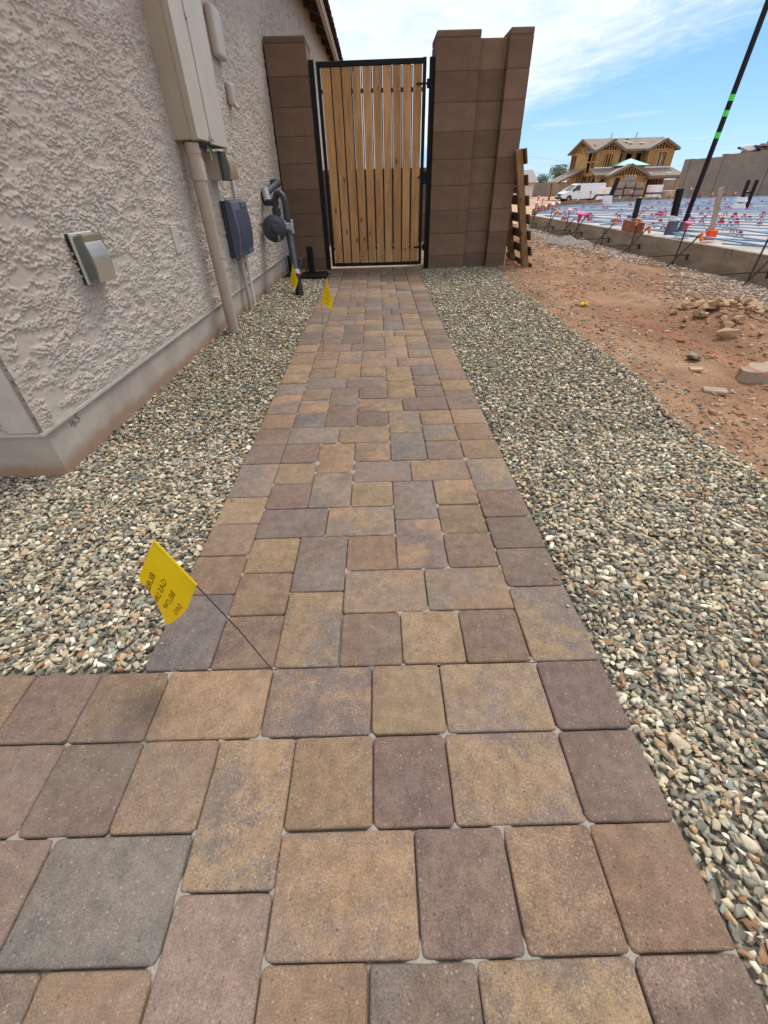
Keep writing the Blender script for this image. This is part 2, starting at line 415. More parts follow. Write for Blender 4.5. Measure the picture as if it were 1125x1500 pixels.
    M['fence_far'] = simple('far_fence_block', srgb(140, 124, 114), 0.95, 0.15, 0.4)
    M['roof_grey'] = simple('roof_underlay', srgb(134, 120, 106), 0.9, 0.1, 1.5)
    M['teal'] = simple('teal_underlay', srgb(168, 208, 206), 0.8, 0.06, 1.5)
    M['fascia'] = simple('grey_fascia', srgb(120, 106, 98), 0.8, 0.08, 2)
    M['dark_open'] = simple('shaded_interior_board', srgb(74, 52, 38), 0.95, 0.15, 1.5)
    M['van_white'] = simple('white_van_paint', srgb(226, 228, 230), 0.3, 0.02, 2, spec=0.5)
    M['glass_dark'] = simple('dark_glass', (0.02, 0.025, 0.03), 0.08, 0.1, 2, spec=0.6)
    M['tyre'] = simple('tyre_rubber', (0.018, 0.018, 0.018), 0.85, 0.1, 10)
    M['rim'] = simple('steel_rim', (0.28, 0.28, 0.28), 0.5, 0.1, 10, metal=0.5)
    M['tile_pack'] = simple('grey_roof_tiles', srgb(150, 138, 134), 0.9, 0.15, 3)
    M['tile_dark'] = simple('dark_tile_gap', srgb(70, 62, 60), 0.9, 0.15, 3)
    M['wrap'] = simple('white_shrink_wrap', srgb(226, 222, 222), 0.45, 0.1, 3, 0.3, 6)
    M['soffit'] = simple('brown_soffit', srgb(92, 80, 70), 0.9, 0.1, 6)
    M['fascia_beige'] = simple('beige_fascia', srgb(150, 132, 116), 0.8, 0.06, 6)
    M['roof_tile'] = simple('dark_clay_tile', srgb(70, 50, 46), 0.85, 0.25, 10, 0.3, 60)
    t = NT('leaf_green')
    M['leaf'] = t.done(t.mix(t.rnd(), (0.045, 0.085, 0.03), (0.075, 0.12, 0.045)), 0.7)
    M['leaf2'] = simple('olive_leaf', (0.075, 0.10, 0.05), 0.7, 0.35, 2.5)
    M['bark'] = simple('bark', (0.10, 0.075, 0.055), 0.9, 0.2, 12)
    M['wire'] = simple('thin_steel_wire', (0.05, 0.045, 0.045), 0.5, 0.1, metal=0.4)
    M['pole_grey'] = simple('galvanised_tube', srgb(150, 154, 160), 0.5, 0.1, 10, metal=0.4)
    M['pale_house'] = simple('pale_stucco_far', srgb(214, 206, 196), 0.9, 0.05, 1)
    M['slurry'] = simple('grey_slurry', srgb(124, 116, 108), 0.95, 0.2, 14, 0.6, 30, bdist=0.02)
build_materials()

# ------------------------------------------------------------------ object helpers
def link_mesh(name, me, mat, parent=None, loc=None):
    o = bpy.data.objects.new(name, me)
    COL.objects.link(o)
    if mat is not None and not me.materials: me.materials.append(mat)
    if parent is not None: o.parent = parent
    if loc is not None: o.location = loc
    return o

def wloc(o):
    v = Vector((0, 0, 0))
    while o is not None:
        v += o.location; o = o.parent
    return v

def obj(name, bm, mat, parent=None, origin=None, smooth=False, label=None):
    """bmesh in world coordinates -> object; origin becomes its location"""
    me = bpy.data.meshes.new(name)
    base = wloc(parent) if parent else Vector((0, 0, 0))
    org = Vector(origin) if origin is not None else base
    bmesh.ops.translate(bm, verts=bm.verts, vec=-org)
    bm.normal_update()
    bm.to_mesh(me); bm.free()
    if smooth:
        me.polygons.foreach_set('use_smooth', [True] * len(me.polygons))
        try: me.set_sharp_from_angle(angle=R(40))
        except Exception: pass
    o = link_mesh(name, me, mat, parent, org - base)
    if label: o['label'] = label
    return o

def tag(o, label=None, cat=None, group=None, kind=None):
    if label: o['label'] = label
    if cat: o['category'] = cat
    if group: o['group'] = group
    if kind: o['kind'] = kind
    return o

def thing(name, label, cat, loc=(0, 0, 0), rotz=0.0, group=None):
    o = bpy.data.objects.new(name, None)
    o.empty_display_size = 0.1
    COL.objects.link(o)
    o.location = loc; o.rotation_euler = (0, 0, rotz)
    return tag(o, label, cat, group)

def copy_tree(o, parent=None):
    c = o.copy(); COL.objects.link(c)
    if parent is not None: c.parent = parent
    for ch in list(o.children): copy_tree(ch, c)
    return c

def B(): return bmesh.new()

def box(bm, x0, x1, y0, y1, z0, z1, bev=0.0, seg=1, mat=None):
    r = bmesh.ops.create_cube(bm, size=1.0)
    vs = r['verts']
    for v in vs:
        v.co = Vector(((x0 + x1) / 2 + v.co.x * (x1 - x0), (y0 + y1) / 2 + v.co.y * (y1 - y0), (z0 + z1) / 2 + v.co.z * (z1 - z0)))
        if mat is not None: v.co = mat @ v.co
    if bev > 0:
        es = list({e for v in vs for e in v.link_edges})
        bmesh.ops.bevel(bm, geom=es, offset=bev, segments=seg, affect='EDGES', profile=0.6)
    return bm

def hexa(bm, pts, bev=0.0):
    """8 points: bottom 4 (ccw) then top 4"""
    vs = [bm.verts.new(p) for p in pts]
    fs = [(3, 2, 1, 0), (4, 5, 6, 7), (0, 1, 5, 4), (1, 2, 6, 5), (2, 3, 7, 6), (3, 0, 4, 7)]
    for f in fs: bm.faces.new([vs[i] for i in f])
    if bev > 0:
        bmesh.ops.bevel(bm, geom=list({e for v in vs for e in v.link_edges}), offset=bev, segments=1, affect='EDGES')
    return bm

def beam(bm, a, b, w, h, upd=(0, 0, 1), bev=0.0):
    a, b = Vector(a), Vector(b)
    d = (b - a).normalized()
    u = Vector(upd)
    if abs(d.dot(u)) > 0.98: u = Vector((0, 1, 0))
    s = d.cross(u).normalized(); u = s.cross(d).normalized()
    q = [-s * w / 2 - u * h / 2, s * w / 2 - u * h / 2, s * w / 2 + u * h / 2, -s * w / 2 + u * h / 2]
    return hexa(bm, [a + v for v in q][::-1] + [b + v for v in q][::-1], bev)

def tube(bm, pts, rad, n=10, cap=True):
    pts = [Vector(p) for p in pts]
    rads = rad if isinstance(rad, (list, tuple)) else [rad] * len(pts)
    rings = []
    prev = None
    for i, p in enumerate(pts):
        d = (pts[min(i + 1, len(pts) - 1)] - pts[max(i - 1, 0)])
        if d.length < 1e-9: d = Vector((0, 0, 1))
        d.normalize()
        if prev is None:
            u = Vector((0, 0, 1)) if abs(d.z) < 0.9 else Vector((1, 0, 0))
            s = d.cross(u).normalized()
        else:
            s = (prev - d * prev.dot(d)).normalized()
        prev = s
        t = d.cross(s)
        rings.append([bm.verts.new(p + (s * math.cos(2 * math.pi * k / n) + t * math.sin(2 * math.pi * k / n)) * rads[i]) for k in range(n)])
    for a, b in zip(rings[:-1], rings[1:]):
        for k in range(n):
            bm.faces.new((a[k], a[(k + 1) % n], b[(k + 1) % n], b[k]))
    if cap:
        bm.faces.new(rings[0][::-1]); bm.faces.new(rings[-1])
    return bm

def prism(bm, poly, vec):
    """extrude a planar polygon (world points) along vec"""
    a = [bm.verts.new(p) for p in poly]
    b = [bm.verts.new(Vector(p) + Vector(vec)) for p in poly]
    n = len(a)
    bm.faces.new(a[::-1]); bm.faces.new(b)
    for i in range(n):
        bm.faces.new((a[i], a[(i + 1) % n], b[(i + 1) % n], b[i]))
    bmesh.ops.recalc_face_normals(bm, faces=bm.faces)
    return bm

def arc(c, r, a0, a1, n, ax, ay):
    c, ax, ay = Vector(c), Vector(ax), Vector(ay)
    return [c + ax * r * math.cos(a0 + (a1 - a0) * i / n) + ay * r * math.sin(a0 + (a1 - a0) * i / n) for i in range(n + 1)]

def grid_mesh(name, xs, ys, zf, mat, parent=None):
    xs, ys = np.asarray(xs), np.asarray(ys)
    X, Y = np.meshgrid(xs, ys)
    Z = zf(X, Y)
    co = np.stack([X.ravel(), Y.ravel(), Z.ravel()], 1)
    nx, ny = len(xs), len(ys)
    i = (np.arange(ny - 1)[:, None] * nx + np.arange(nx - 1)[None, :]).ravel()
    f = np.stack([i, i + 1, i + 1 + nx, i + nx], 1)
    me = bpy.data.meshes.new(name)
    me.vertices.add(len(co)); me.vertices.foreach_set('co', co.ravel())
    me.loops.add(f.size); me.loops.foreach_set('vertex_index', f.ravel())
    me.polygons.add(len(f)); me.polygons.foreach_set('loop_start', np.arange(len(f)) * 4)
    me.polygons.foreach_set('use_smooth', np.ones(len(f), bool))
    me.update()
    return link_mesh(name, me, mat, parent)

def sstep(a, b, x):
    t = np.clip((x - a) / (b - a), 0, 1); return t * t * (3 - 2 * t)

def vnoise(X, Y, f, seed, octs=4):
    """cheap value noise, numpy"""
    out = np.zeros_like(X, dtype=float); amp, tot = 1.0, 0.0
    for o in range(octs):
        g = np.random.default_rng(seed + o).random((257, 257))
        x = X * f * 2 ** o + 1000; y = Y * f * 2 ** o + 1000
        xi, yi = np.floor(x).astype(int), np.floor(y).astype(int)
        u, v = x - xi, y - yi
        u = u * u * (3 - 2 * u); v = v * v * (3 - 2 * v)
        a = g[xi % 256, yi % 256]; b = g[(xi + 1) % 256, yi % 256]
        c = g[xi % 256, (yi + 1) % 256]; d = g[(xi + 1) % 256, (yi + 1) % 256]
        out += amp * ((a * (1 - u) + b * u) * (1 - v) + (c * (1 - u) + d * u) * v)
        tot += amp; amp *= 0.5
    return out / tot

def gz(y): return 0.0185 * max(0.0, y - 1.5)
def gza(Y): return 0.0185 * np.maximum(0.0, Y - 1.5)
WK = 0.0397                                   # the house wall turns a little towards the path
def wx(y, n=0.0): return -1.27 + WK * (y - 1.44) + n
def wbase(y): return 0.18 + 0.0222 * (y - 1.44)  # bottom edge of the stucco

# ================================================================== SETTING
def lot_z(X, Y):
    base = -0.14 - 0.9 * sstep(20, 64, Y)
    return base + (vnoise(X, Y, 0.08, 5, 3) - 0.5) * 0.10 * sstep(30, 60, Y)
def axis_steps(a, b, fine0, fine1, n_f, n_c):
    return np.unique(np.concatenate([np.linspace(a, fine0, n_c), np.linspace(fine0, fine1, n_f), np.linspace(fine1, b, n_c)]))
g = grid_mesh('ground', axis_steps(-500, 900, -20, 90, 90, 10), axis_steps(-60, 1500, -10, 120, 110, 14), lot_z, M['lot'])
g['kind'] = 'structure'

def dirt_z(X, Y):
    t = np.clip((X - 1.5) / 2.9, 0, 1)
    z = 0.004 + gza(np.minimum(Y, 7)) * (1 - t) - 0.105 * t
    z = z - 0.030 * (1 - sstep(1.40, 1.56, X))
    n = (vnoise(X, Y, 0.9, 21, 5) - 0.5) * 0.11 + (vnoise(X, Y, 5.0, 31, 4) - 0.5) * 0.035
    n = n + (vnoise(X, Y, 11.0, 41, 3) - 0.5) * 0.050 * sstep(0.45, 0.7, vnoise(X, Y, 0.8, 45, 3))
    z = z + n * sstep(1.45, 1.9, X) * (1 - 0.6 * sstep(3.6, 4.3, X))
    # broken tyre ruts running along the form, with pushed-up rims
    wob = 0.10 * np.sin(Y * .7) + 0.16 * (vnoise(X * 0 + 3, Y, .7, 47, 2) - .5)
    for xc, dpt in ((2.25, .035), (3.25, .03)):
        q = (X - xc - wob) / .11
        z = z + dpt * (np.exp(-((np.abs(q) - 1.7) / .6) ** 2) * .55 - np.exp(-q ** 2)) * sstep(.35, .6, vnoise(X * .5, Y, .9, 49, 3)) * sstep(1.0, 2.6, Y)
    # a soft ridge and wheel-worn hollows
    z = z + 0.05 * np.exp(-((X - 2.75 - 0.12 * np.sin(Y * 1.3)) / 0.28) ** 2) * sstep(1.5, 3.2, Y)
    z = z + 0.07 * np.exp(-(((X - 2.75) / 0.6) ** 2 + ((Y - 3.3) / 0.6) ** 2))
    z = z + 0.05 * np.exp(-(((X - 2.0) / 0.3) ** 2 + ((Y - 4.2) / 0.35) ** 2))
    return z
def fin(n): return np.linspace(1.38, 4.42, n)
dirt = grid_mesh('dirt', fin(170), np.concatenate([np.linspace(-1.5, 1.2, 40), np.linspace(1.22, 7, 310), np.linspace(7.1, 21, 140)]), dirt_z, M['dirt'])
dirt['kind'] = 'structure'
# soil behind the gate and under the house side
yard = grid_mesh('yard_soil', np.linspace(-1.2, 1.4, 14), np.linspace(6.3, 16, 30), lambda X, Y: 0.07 + (vnoise(X, Y, 1.5, 9, 3) - 0.5) * 0.05, M['dirt'])
yard['kind'] = 'structure'

# --------------------------------------------------------------- gravel
def tri_faces_hull(pts):
    bm = bmesh.new()
    for p in pts: bm.verts.new(p)
    r = bmesh.ops.convex_hull(bm, input=bm.verts)
    loose = [v for v in bm.verts if not v.link_faces]
    bmesh.ops.delete(bm, geom=loose, context='VERTS')
    return bm
def stone_variants(n, npts, smooth, seed):
    rr = np.random.default_rng(seed); out = []
    for _ in range(n):
        p = rr.normal(size=(npts, 3)); p /= np.linalg.norm(p, axis=1)[:, None]
        p *= rr.uniform(0.72, 1.05, (npts, 1))
        p *= np.array([1.0, rr.uniform(0.50, 0.85), rr.uniform(0.26, 0.52)])
        bm = tri_faces_hull(p)
        if smooth:
            es = [e for e in bm.edges]
            bmesh.ops.bevel(bm, geom=es, offset=0.055, segments=1, affect='EDGES', clamp_overlap=True)
            bmesh.ops.remove_doubles(bm, verts=bm.verts, dist=0.015)
        bmesh.ops.triangulate(bm, faces=bm.faces)
        bm.verts.ensure_lookup_table(); bm.verts.index_update()
        v = np.array([x.co[:] for x in bm.verts]); f = np.array([[q.index for q in x.verts] for x in bm.faces])
        bm.free(); out.append((v, f))
    return out
VAR_LO = stone_variants(30, 10, False, 3)
VAR_HI = stone_variants(40, 10, True, 4)
PAL = [((192, 182, 162), 15), ((168, 158, 138), 18), ((144, 138, 122), 17), ((118, 117, 108), 14), ((92, 94, 90), 9), ((216, 208, 192), 9),
       ((172, 142, 112), 8), ((148, 112, 86), 4), ((134, 142, 136), 7), ((184, 170, 148), 8), ((70, 69, 67), 4), ((158, 138, 128), 4)]
PALC = np.array([srgb(*c) for c, w in PAL]) * .90 + np.array([[.36, .315, .24]]) * .12; PALW = np.array([w for c, w in PAL], float); PALW /= PALW.sum()

def scatter_mesh(name, P, size, variants, cols, mat, seed, tilt=0.7):
    rr = np.random.default_rng(seed)
    n = len(P)
    vi = rr.integers(0, len(variants), n)
    yaw = rr.uniform(0, 2 * math.pi, n); tx = rr.normal(0, tilt, n)
    V, F, C, off = [], [], [], 0
    for k, (v, f) in enumerate(variants):
        ids = np.where(vi == k)[0]
        if not len(ids): continue
        cy, sy = np.cos(yaw[ids]), np.sin(yaw[ids]); ct, st = np.cos(tx[ids]), np.sin(tx[ids])
        x = v[None, :, 0]; y = v[None, :, 1] * ct[:, None] - v[None, :, 2] * st[:, None]; z = v[None, :, 1] * st[:, None] + v[None, :, 2] * ct[:, None]
        X = x * cy[:, None] - y * sy[:, None]; Y = x * sy[:, None] + y * cy[:, None]
        W = np.stack([X + 0 * z, Y, z], 2) * size[ids][:, None, None] + P[ids][:, None, :]
        V.append(W.reshape(-1, 3))
        ff = f[None] + (np.arange(len(ids)) * len(v))[:, None, None] + off
        F.append(ff.reshape(-1, 3)); off += len(ids) * len(v)
        C.append(np.repeat(cols[ids], len(v), axis=0))
    V, F, C = np.concatenate(V), np.concatenate(F), np.concatenate(C)
    me = bpy.data.meshes.new(name)
    me.vertices.add(len(V)); me.vertices.foreach_set('co', V.astype(np.float32).ravel())
    me.loops.add(F.size); me.loops.foreach_set('vertex_index', F.astype(np.int32).ravel())
    me.polygons.add(len(F)); me.polygons.foreach_set('loop_start', (np.arange(len(F)) * 3).astype(np.int32))
    me.update()
    a = me.attributes.new('tint', 'FLOAT_COLOR', 'POINT')
    a.data.foreach_set('color', np.concatenate([C, np.ones((len(C), 1))], 1).astype(np.float32).ravel())
    o = link_mesh(name, me, mat); o['kind'] = 'stuff'
    return o

def right_edge(Y):
    return 1.47 + 0.05 * np.sin(Y * 2.3 + 0.5) + 0.03 * np.sin(Y * 6.1)
def in_gravel(X, Y):
    right = (X > 0.507) & (X < right_edge(Y)) & (Y > -0.6) & (Y < 6.06)
    left = (X < -0.583) & (X > wx(Y) - 0.01) & (Y > 0.568) & (Y < 6.1)
    front = (X < -1.2) & (X > -2.6) & (Y > 0.568) & (Y < 1.45)
    return right | left | front
def gravel_pts(step, x0, x1, y0, y1, seed, keep=1.0):
    rr = np.random.default_rng(seed)
    xs = np.arange(x0, x1, step); ys = np.arange(y0, y1, step * 0.9)
    X, Y = np.meshgrid(xs, ys); X = X.ravel(); Y = Y.ravel()
    X = X + rr.uniform(-.55, .55, X.size) * step; Y = Y + rr.uniform(-.55, .55, Y.size) * step
    m = in_gravel(X, Y) & (rr.random(X.size) < keep)
    return X[m], Y[m]
def gravel_h(X, Y):
    h = gza(Y) - 0.006 + (vnoise(X, Y, 1.6, 51, 3) - 0.5) * 0.022
    # rises a little against the house and away from the path edge
    h = h + np.where(X < -0.58, 0.03 * sstep(-0.75, -1.1, X) * sstep(2, 4.5, Y), 0)
    dpath = np.where(X > 0, X - 0.5, -0.575 - X)
    h = h - 0.006 * (1 - sstep(0.0, 0.08, dpath))
    h = h - np.where(X > 1.3, 0.010 * sstep(1.36, 1.52, X), 0)
    return h
def add_gravel(name, boxes, hi_y, seed):
    rr = np.random.default_rng(seed)
    for lab, variants, cond in (('far', VAR_LO, False), ('near', VAR_HI, True)):
        Ps, Ss = [], []
        for (x0, x1, y0, y1) in boxes:
            for layer, (step, dz, keep) in enumerate(((0.0190, -0.010, 1.0), (0.0175, 0.0, 1.0), (0.025, 0.006, 0.6)) + (((0.0165, -0.005, 1.0),) if cond else ())):
                X, Y = gravel_pts(step, x0, x1, y0, y1, seed + layer, keep)
                m = (Y < hi_y) if cond else (Y >= hi_y)
                X, Y = X[m], Y[m]
                s = np.clip(rr.lognormal(math.log(0.0120), 0.30, X.size), 0.006, 0.025)
                z = gravel_h(X, Y) + dz + rr.uniform(-0.004, 0.004, X.size) - s * 0.3
                Ps.append(np.stack([X, Y, z], 1)); Ss.append(s)
        P, S = np.concatenate(Ps), np.concatenate(Ss)
        c = PALC[rr.choice(len(PALC), len(P), p=PALW)] * rr.uniform(0.86, 1.30, (len(P), 1)) * np.array([[1.03, 1.0, 0.94]])
        o = scatter_mesh('gravel', P, S, variants, np.clip(c, 0, 0.8), M['gravel'], seed + 9, 0.5)
        o['label'] = name
add_gravel('mixed river gravel between path and red dirt', [(0.5, 1.65, -0.4, 6.1)], 1.7, 100)
add_gravel('mixed river gravel between path and house wall', [(-1.3, -0.57, 0.55, 6.12), (-2.6, -1.2, 0.55, 1.46)], 1.7, 200)
# stones kicked on to the paving
rr = np.random.default_rng(76)
n = 150
side_ = rr.random(n) < .5
X = np.where(side_, .497 - np.abs(rr.normal(0, .035, n)), -.572 + np.abs(rr.normal(0, .035, n))); Y = .58 + 5.3 * rr.random(n)
m = rr.random(n) < .55
X, Y = X[m], Y[m]
S_ = rr.uniform(.003, .009, len(X)); P = np.stack([X, Y, gza(Y) + S_ * .3], 1)
scatter_mesh('gravel', P, S_, VAR_HI, PALC[rr.choice(len(PALC), len(P), p=PALW)], M['gravel'], 79, .2)
# stray stones that have spilled on to the dirt
rr = np.random.default_rng(77)
n = 900
Y = rr.uniform(-0.3, 6.2, n); X = right_edge(Y) + np.abs(rr.normal(0, 0.13, n))
P = np.stack([X, Y, dirt_z(X, Y) + 0.002], 1)
scatter_mesh('gravel', P, np.clip(rr.lognormal(math.log(0.011), 0.35, n), 0.005, 0.02), VAR_LO, PALC[rr.choice(len(PALC), n, p=PALW)], M['gravel'], 78)
bedx = lambda Xs, Ys: None
for nm, xs, ys in (('gravel_bed', np.linspace(0.5, 1.7, 14), np.linspace(-0.8, 6.15, 60)), ('gravel_bed', np.linspace(-1.3, -0.57, 9), np.linspace(0.56, 6.2, 50)), ('gravel_bed', np.linspace(-3.2, -1.29, 9), np.linspace(0.56, 1.5, 9))):
    o = grid_mesh(nm, xs, ys, lambda X, Y: gravel_h(X, Y) - 0.014 - 0.10 * sstep(1.36, 1.46, X), M['gravel_bed'])
    o['kind'] = 'structure'

# pebbles and clods over the dirt; a paler swath of chips runs beside the form
DPAL = np.array([srgb(168, 126, 96), srgb(150, 110, 84), srgb(188, 156, 130), srgb(140, 104, 82), srgb(200, 182, 164), srgb(160, 140, 124)])
n = 22000
X = rr.uniform(1.5, 4.3, n); Y = 1.0 + 11 * rr.random(n) ** 1.4
clump = vnoise(X, Y, 1.7, 61, 3)
m = clump > 0.44
X, Y = X[m], Y[m]
P = np.stack([X, Y, dirt_z(X, Y) + 0.001], 1)
o = scatter_mesh('dirt_pebbles', P, np.clip(rr.lognormal(math.log(0.0085), 0.6, len(P)), 0.003, 0.045), VAR_LO, DPAL[rr.integers(0, 4, len(P))], M['gravel'], 81)
# clods broken out of the ruts
n = 9000
X = rr.uniform(1.55, 4.2, n); Y = 1.2 + 9 * rr.random(n) ** 1.4
m = vnoise(X, Y, 1.1, 65, 3) > 0.55
X, Y = X[m], Y[m]
S_ = np.clip(rr.lognormal(math.log(0.016), 0.5, len(X)), 0.006, 0.05)
P = np.stack([X, Y, dirt_z(X, Y) + S_ * .1], 1)
CLP = np.array([srgb(150, 114, 88), srgb(134, 100, 77), srgb(168, 134, 106), srgb(122, 92, 72)])
scatter_mesh('dirt_clods', P, S_, VAR_LO, CLP[rr.integers(0, 4, len(P))], M['gravel'], 82)
n = 26000
X = 4.40 - np.abs(rr.normal(0, 0.75, n)); Y = 3.0 + 13 * rr.random(n) ** 1.25
cl = vnoise(X, Y, 1.2, 71, 3)
m = (X > 2.2) & (cl > 0.30 + 0.20 * sstep(3.3, 2.4, X)) & (X < 4.36)
X, Y = X[m], Y[m]
P = np.stack([X, Y, dirt_z(X, Y) + 0.004], 1)
CP = np.array([srgb(176, 160, 146), srgb(150, 134, 122), srgb(196, 182, 168), srgb(168, 132, 106), srgb(128, 114, 104)])
o = scatter_mesh('stone_chips', P, np.clip(rr.lognormal(math.log(0.016), 0.45, len(P)), 0.006, 0.05), VAR_LO, CP[rr.integers(0, 5, len(P))], M['gravel'], 83)

# --------------------------------------------------------------- paved path and walk
U = 0.0775                       # half of the 6 inch module with its joint
def paver_mesh(w, d, seed, hi):
    """top centred on origin, w along X, d along Y"""
    r_ = random.Random(seed)
    gap = 0.0012
    w, d = w - gap, d - gap
    rad = 0.0085 + r_.uniform(-0.002, 0.003)
    def outline(inset, z, nseg):
        pts = []
        hw, hd = w / 2 - inset, d / 2 - inset
        rr_ = max(0.004, rad - inset * 0.4)
        for (sx, sy, a0) in ((1, 1, 0), (-1, 1, 90), (-1, -1, 180), (1, -1, 270)):
            for k in range(nseg + 1):
                a = R(a0 + 90 * k / nseg)
                pts.append([sx * (hw - rr_) + rr_ * math.cos(a), sy * (hd - rr_) + rr_ * math.sin(a), z])
        return pts
    nseg = 3 if hi else 2
    side_n = 5 if hi else 0
    rings_def = [(0.0, -0.055), (0.0, -0.0085), (0.0007, -0.0035), (0.0022, -0.0010), (0.0048, 0.0)] if hi else [(0.0, -0.05), (0.0, -0.008), (0.0016, -0.002), (0.0055, 0.0)]
    bm = bmesh.new(); rings = []
    for (ins, z) in rings_def:
        o_ = outline(ins, z, nseg); pts = []
        for i, p in enumerate(o_):
            pts.append(p)
            if side_n and (i + 1) % (nseg + 1) == 0:
                q = o_[(i + 1) % len(o_)]
                for k in range(1, side_n + 1):
                    t = k / (side_n + 1); pts.append([p[j] + (q[j] - p[j]) * t for j in range(3)])
        ring = []
        for i, p in enumerate(pts):
            nz = mnoise.noise(Vector((p[0] * 38 + seed * 7.3, p[1] * 38, seed * 1.7)))
            s = 1 + (0.008 * nz if z > -0.05 else 0)
            ring.append(bm.verts.new((p[0] * s, p[1] * s, p[2] + (0.0010 * nz if z > -0.02 else 0))))
        rings.append(ring)
    for a, b in zip(rings[:-1], rings[1:]):
        n_ = len(a)
        for i in range(n_): bm.faces.new((a[i], a[(i + 1) % n_], b[(i + 1) % n_], b[i]))
    c = bm.verts.new((0, 0, 0.0004))
    last = rings[-1]
    for i in range(len(last)): bm.faces.new((last[i], last[(i + 1) % len(last)], c))
    bm.normal_update()
    me = bpy.data.meshes.new('paver'); bm.to_mesh(me); bm.free()
    me.polygons.foreach_set('use_smooth', [True] * len(me.polygons))
    me.materials.append(M['paver'])
    return me
_pm = {}
def paver_data(w, d, hi):
    k = (round(w, 4), round(d, 4), hi, rng.randrange(3))
    if k not in _pm: _pm[k] = paver_mesh(w, d, len(_pm) + 1, hi)
    return _pm[k]
TONES = {'t': (0.275, 0.182, 0.106), 'b': (0.192, 0.128, 0.085), 'm': (0.152, 0.108, 0.087), 'g': (0.168, 0.138, 0.120), 'c': (0.122, 0.106, 0.103),
         'o': (0.230, 0.153, 0.090), 'k': (0.210, 0.154, 0.117), 'r': (0.172, 0.116, 0.089)}
TONES = {k: tuple((c * .84 + m * .16) * q for c, m, q in zip(v, (0.198, 0.137, 0.100), (1.0, 0.985, 1.0))) for k, v in TONES.items()}
CORNERS = []
def tone(k, amt=0.10):
    f = 1 + rng.uniform(-amt, amt)
    return [min(0.6, c * f * (1 + rng.uniform(-0.03, 0.03))) for c in TONES[k]]
def rand_tones():
    a = rng.choices('tbmgokr', (20, 22, 20, 12, 12, 14, 8))[0]
    b = {'t': 'kgob', 'b': 'mot', 'm': 'mbr', 'g': 'ctk', 'o': 'bt', 'k': 'mgt', 'r': 'mb'}[a]
    return a + rng.choice(b)
path = thing('paver_path', None, None); tag(path, 'narrow path of mixed tan and brown pavers running up to gate', kind='structure')
walk = thing('paver_walk', None, None); tag(walk, 'wider crossing walk of larger looking pavers in front', kind='structure')
def put_paver(parent, x0, x1, y0, y1, tones=None):
    w, d = x1 - x0, y1 - y0
    me = paver_data(w, d, y0 < 1.5)
    CORNERS.extend([(x0, y0), (x1, y0), (x0, y1), (x1, y1)])
    o = bpy.data.objects.new('paver', me); COL.objects.link(o)
    o.parent = parent
    yc = (y0 + y1) / 2
    o.location = ((x0 + x1) / 2 + rng.uniform(-.0008, .0008), yc + rng.uniform(-.0008, .0008), gz(yc) + rng.uniform(-0.0016, 0.0014))
    sl = 0.0185 if yc > 1.5 else 0.0
    o.rotation_euler = (math.atan(sl) + rng.uniform(-.006, .006), rng.uniform(-.006, .006), rng.uniform(-.005, .005))
    k = tones or rand_tones()
    if rng.random() < 0.5 and not tones: k = k[::-1]
    o['tone_a'] = tone(k[0]); o['tone_b'] = tone(k[1])
    return o
Y0, XL = 0.556, -0.575
def cell(c0, c1, d0, d1, tones=None):
    """columns of the inner field in 6 inch units, depth in 3 inch units"""
    xa = XL + 0.155 + (0.758 / 5) * c0; xb = XL + 0.155 + (0.758 / 5) * c1
    put_paver(path, xa, xb, Y0 + d0 * U, Y0 + d1 * U, tones)
DEND = 72
near = {(0, 0): 'mb', (0, 2): 'bo', (0, 4): 'to', (1, 0): 'tg', (1, 3): 'gm', (2, 0): 'rb', (3, 0): 'ot', (4, 0): 'mb', (2, 2): 'kt', (3.5, 2): 'tg', (2, 4): 'ob', (3, 4): 'tg',
        (4, 4): 'br', (4, 6): 'ob', (4, 8): 'to', (2, 8): 'to', (0, 6): 'gm', (1.5, 6): 'tg', (3, 7): 'gm', (0, 8): 'rm', (0, 10): 'ob', (0, 12): 'mb', (1, 8): 'gk', (1, 11): 'to',
        (0, 14): 'kg', (1.5, 14): 'tk', (2, 10): 'kg', (3.5, 10): 'tk'}
for k in range(-1, 10):
    d = 8 * k
    cells = [(0, 1, d, d + 2), (0, 1, d + 2, d + 4), (0, 1, d + 4, d + 6), (1, 2, d, d + 3), (1, 2, d + 3, d + 6), (0, 1.5, d + 6, d + 8), (1.5, 3, d + 6, d + 8),
             (2, 3.5, d + 2, d + 4), (3.5, 5, d + 2, d + 4), (2, 3, d + 4, d + 6), (2, 3, d + 8, d + 10), (3, 4, d + 4, d + 7), (3, 4, d + 7, d + 10),
             (4, 5, d + 4, d + 6), (4, 5, d + 6, d + 8), (4, 5, d + 8, d + 10)]
    for (a, b, e, f) in cells:
        e2, f2 = max(e, 0), min(f, DEND)
        if f2 - e2 < 1: continue
        cell(a, b, e2, f2, near.get((a, e2)))
lb = {0: 'cg', 1: 'bo', 2: 'ob', 3: 'to', 4: 'kg', 5: 'mr', 6: 'mb', 7: 'ob', 8: 'tg'}
rb = {0: 'gt', 1: 'mm', 2: 'mm', 3: 'mb', 4: 'gt', 5: 'bo', 6: 'bo', 7: 'to', 8: 'mk'}
d, i = 0, 0
while d < DEND:
    h = min((3, 2, 2, 2)[i % 4], DEND - d)
    put_paver(path, XL, XL + 0.155, Y0 + d * U, Y0 + (d + h) * U, lb.get(i))
    put_paver(path, XL + 0.913, XL + 1.072, Y0 + d * U, Y0 + (d + h) * U, rb.get(i))
    d += h; i += 1
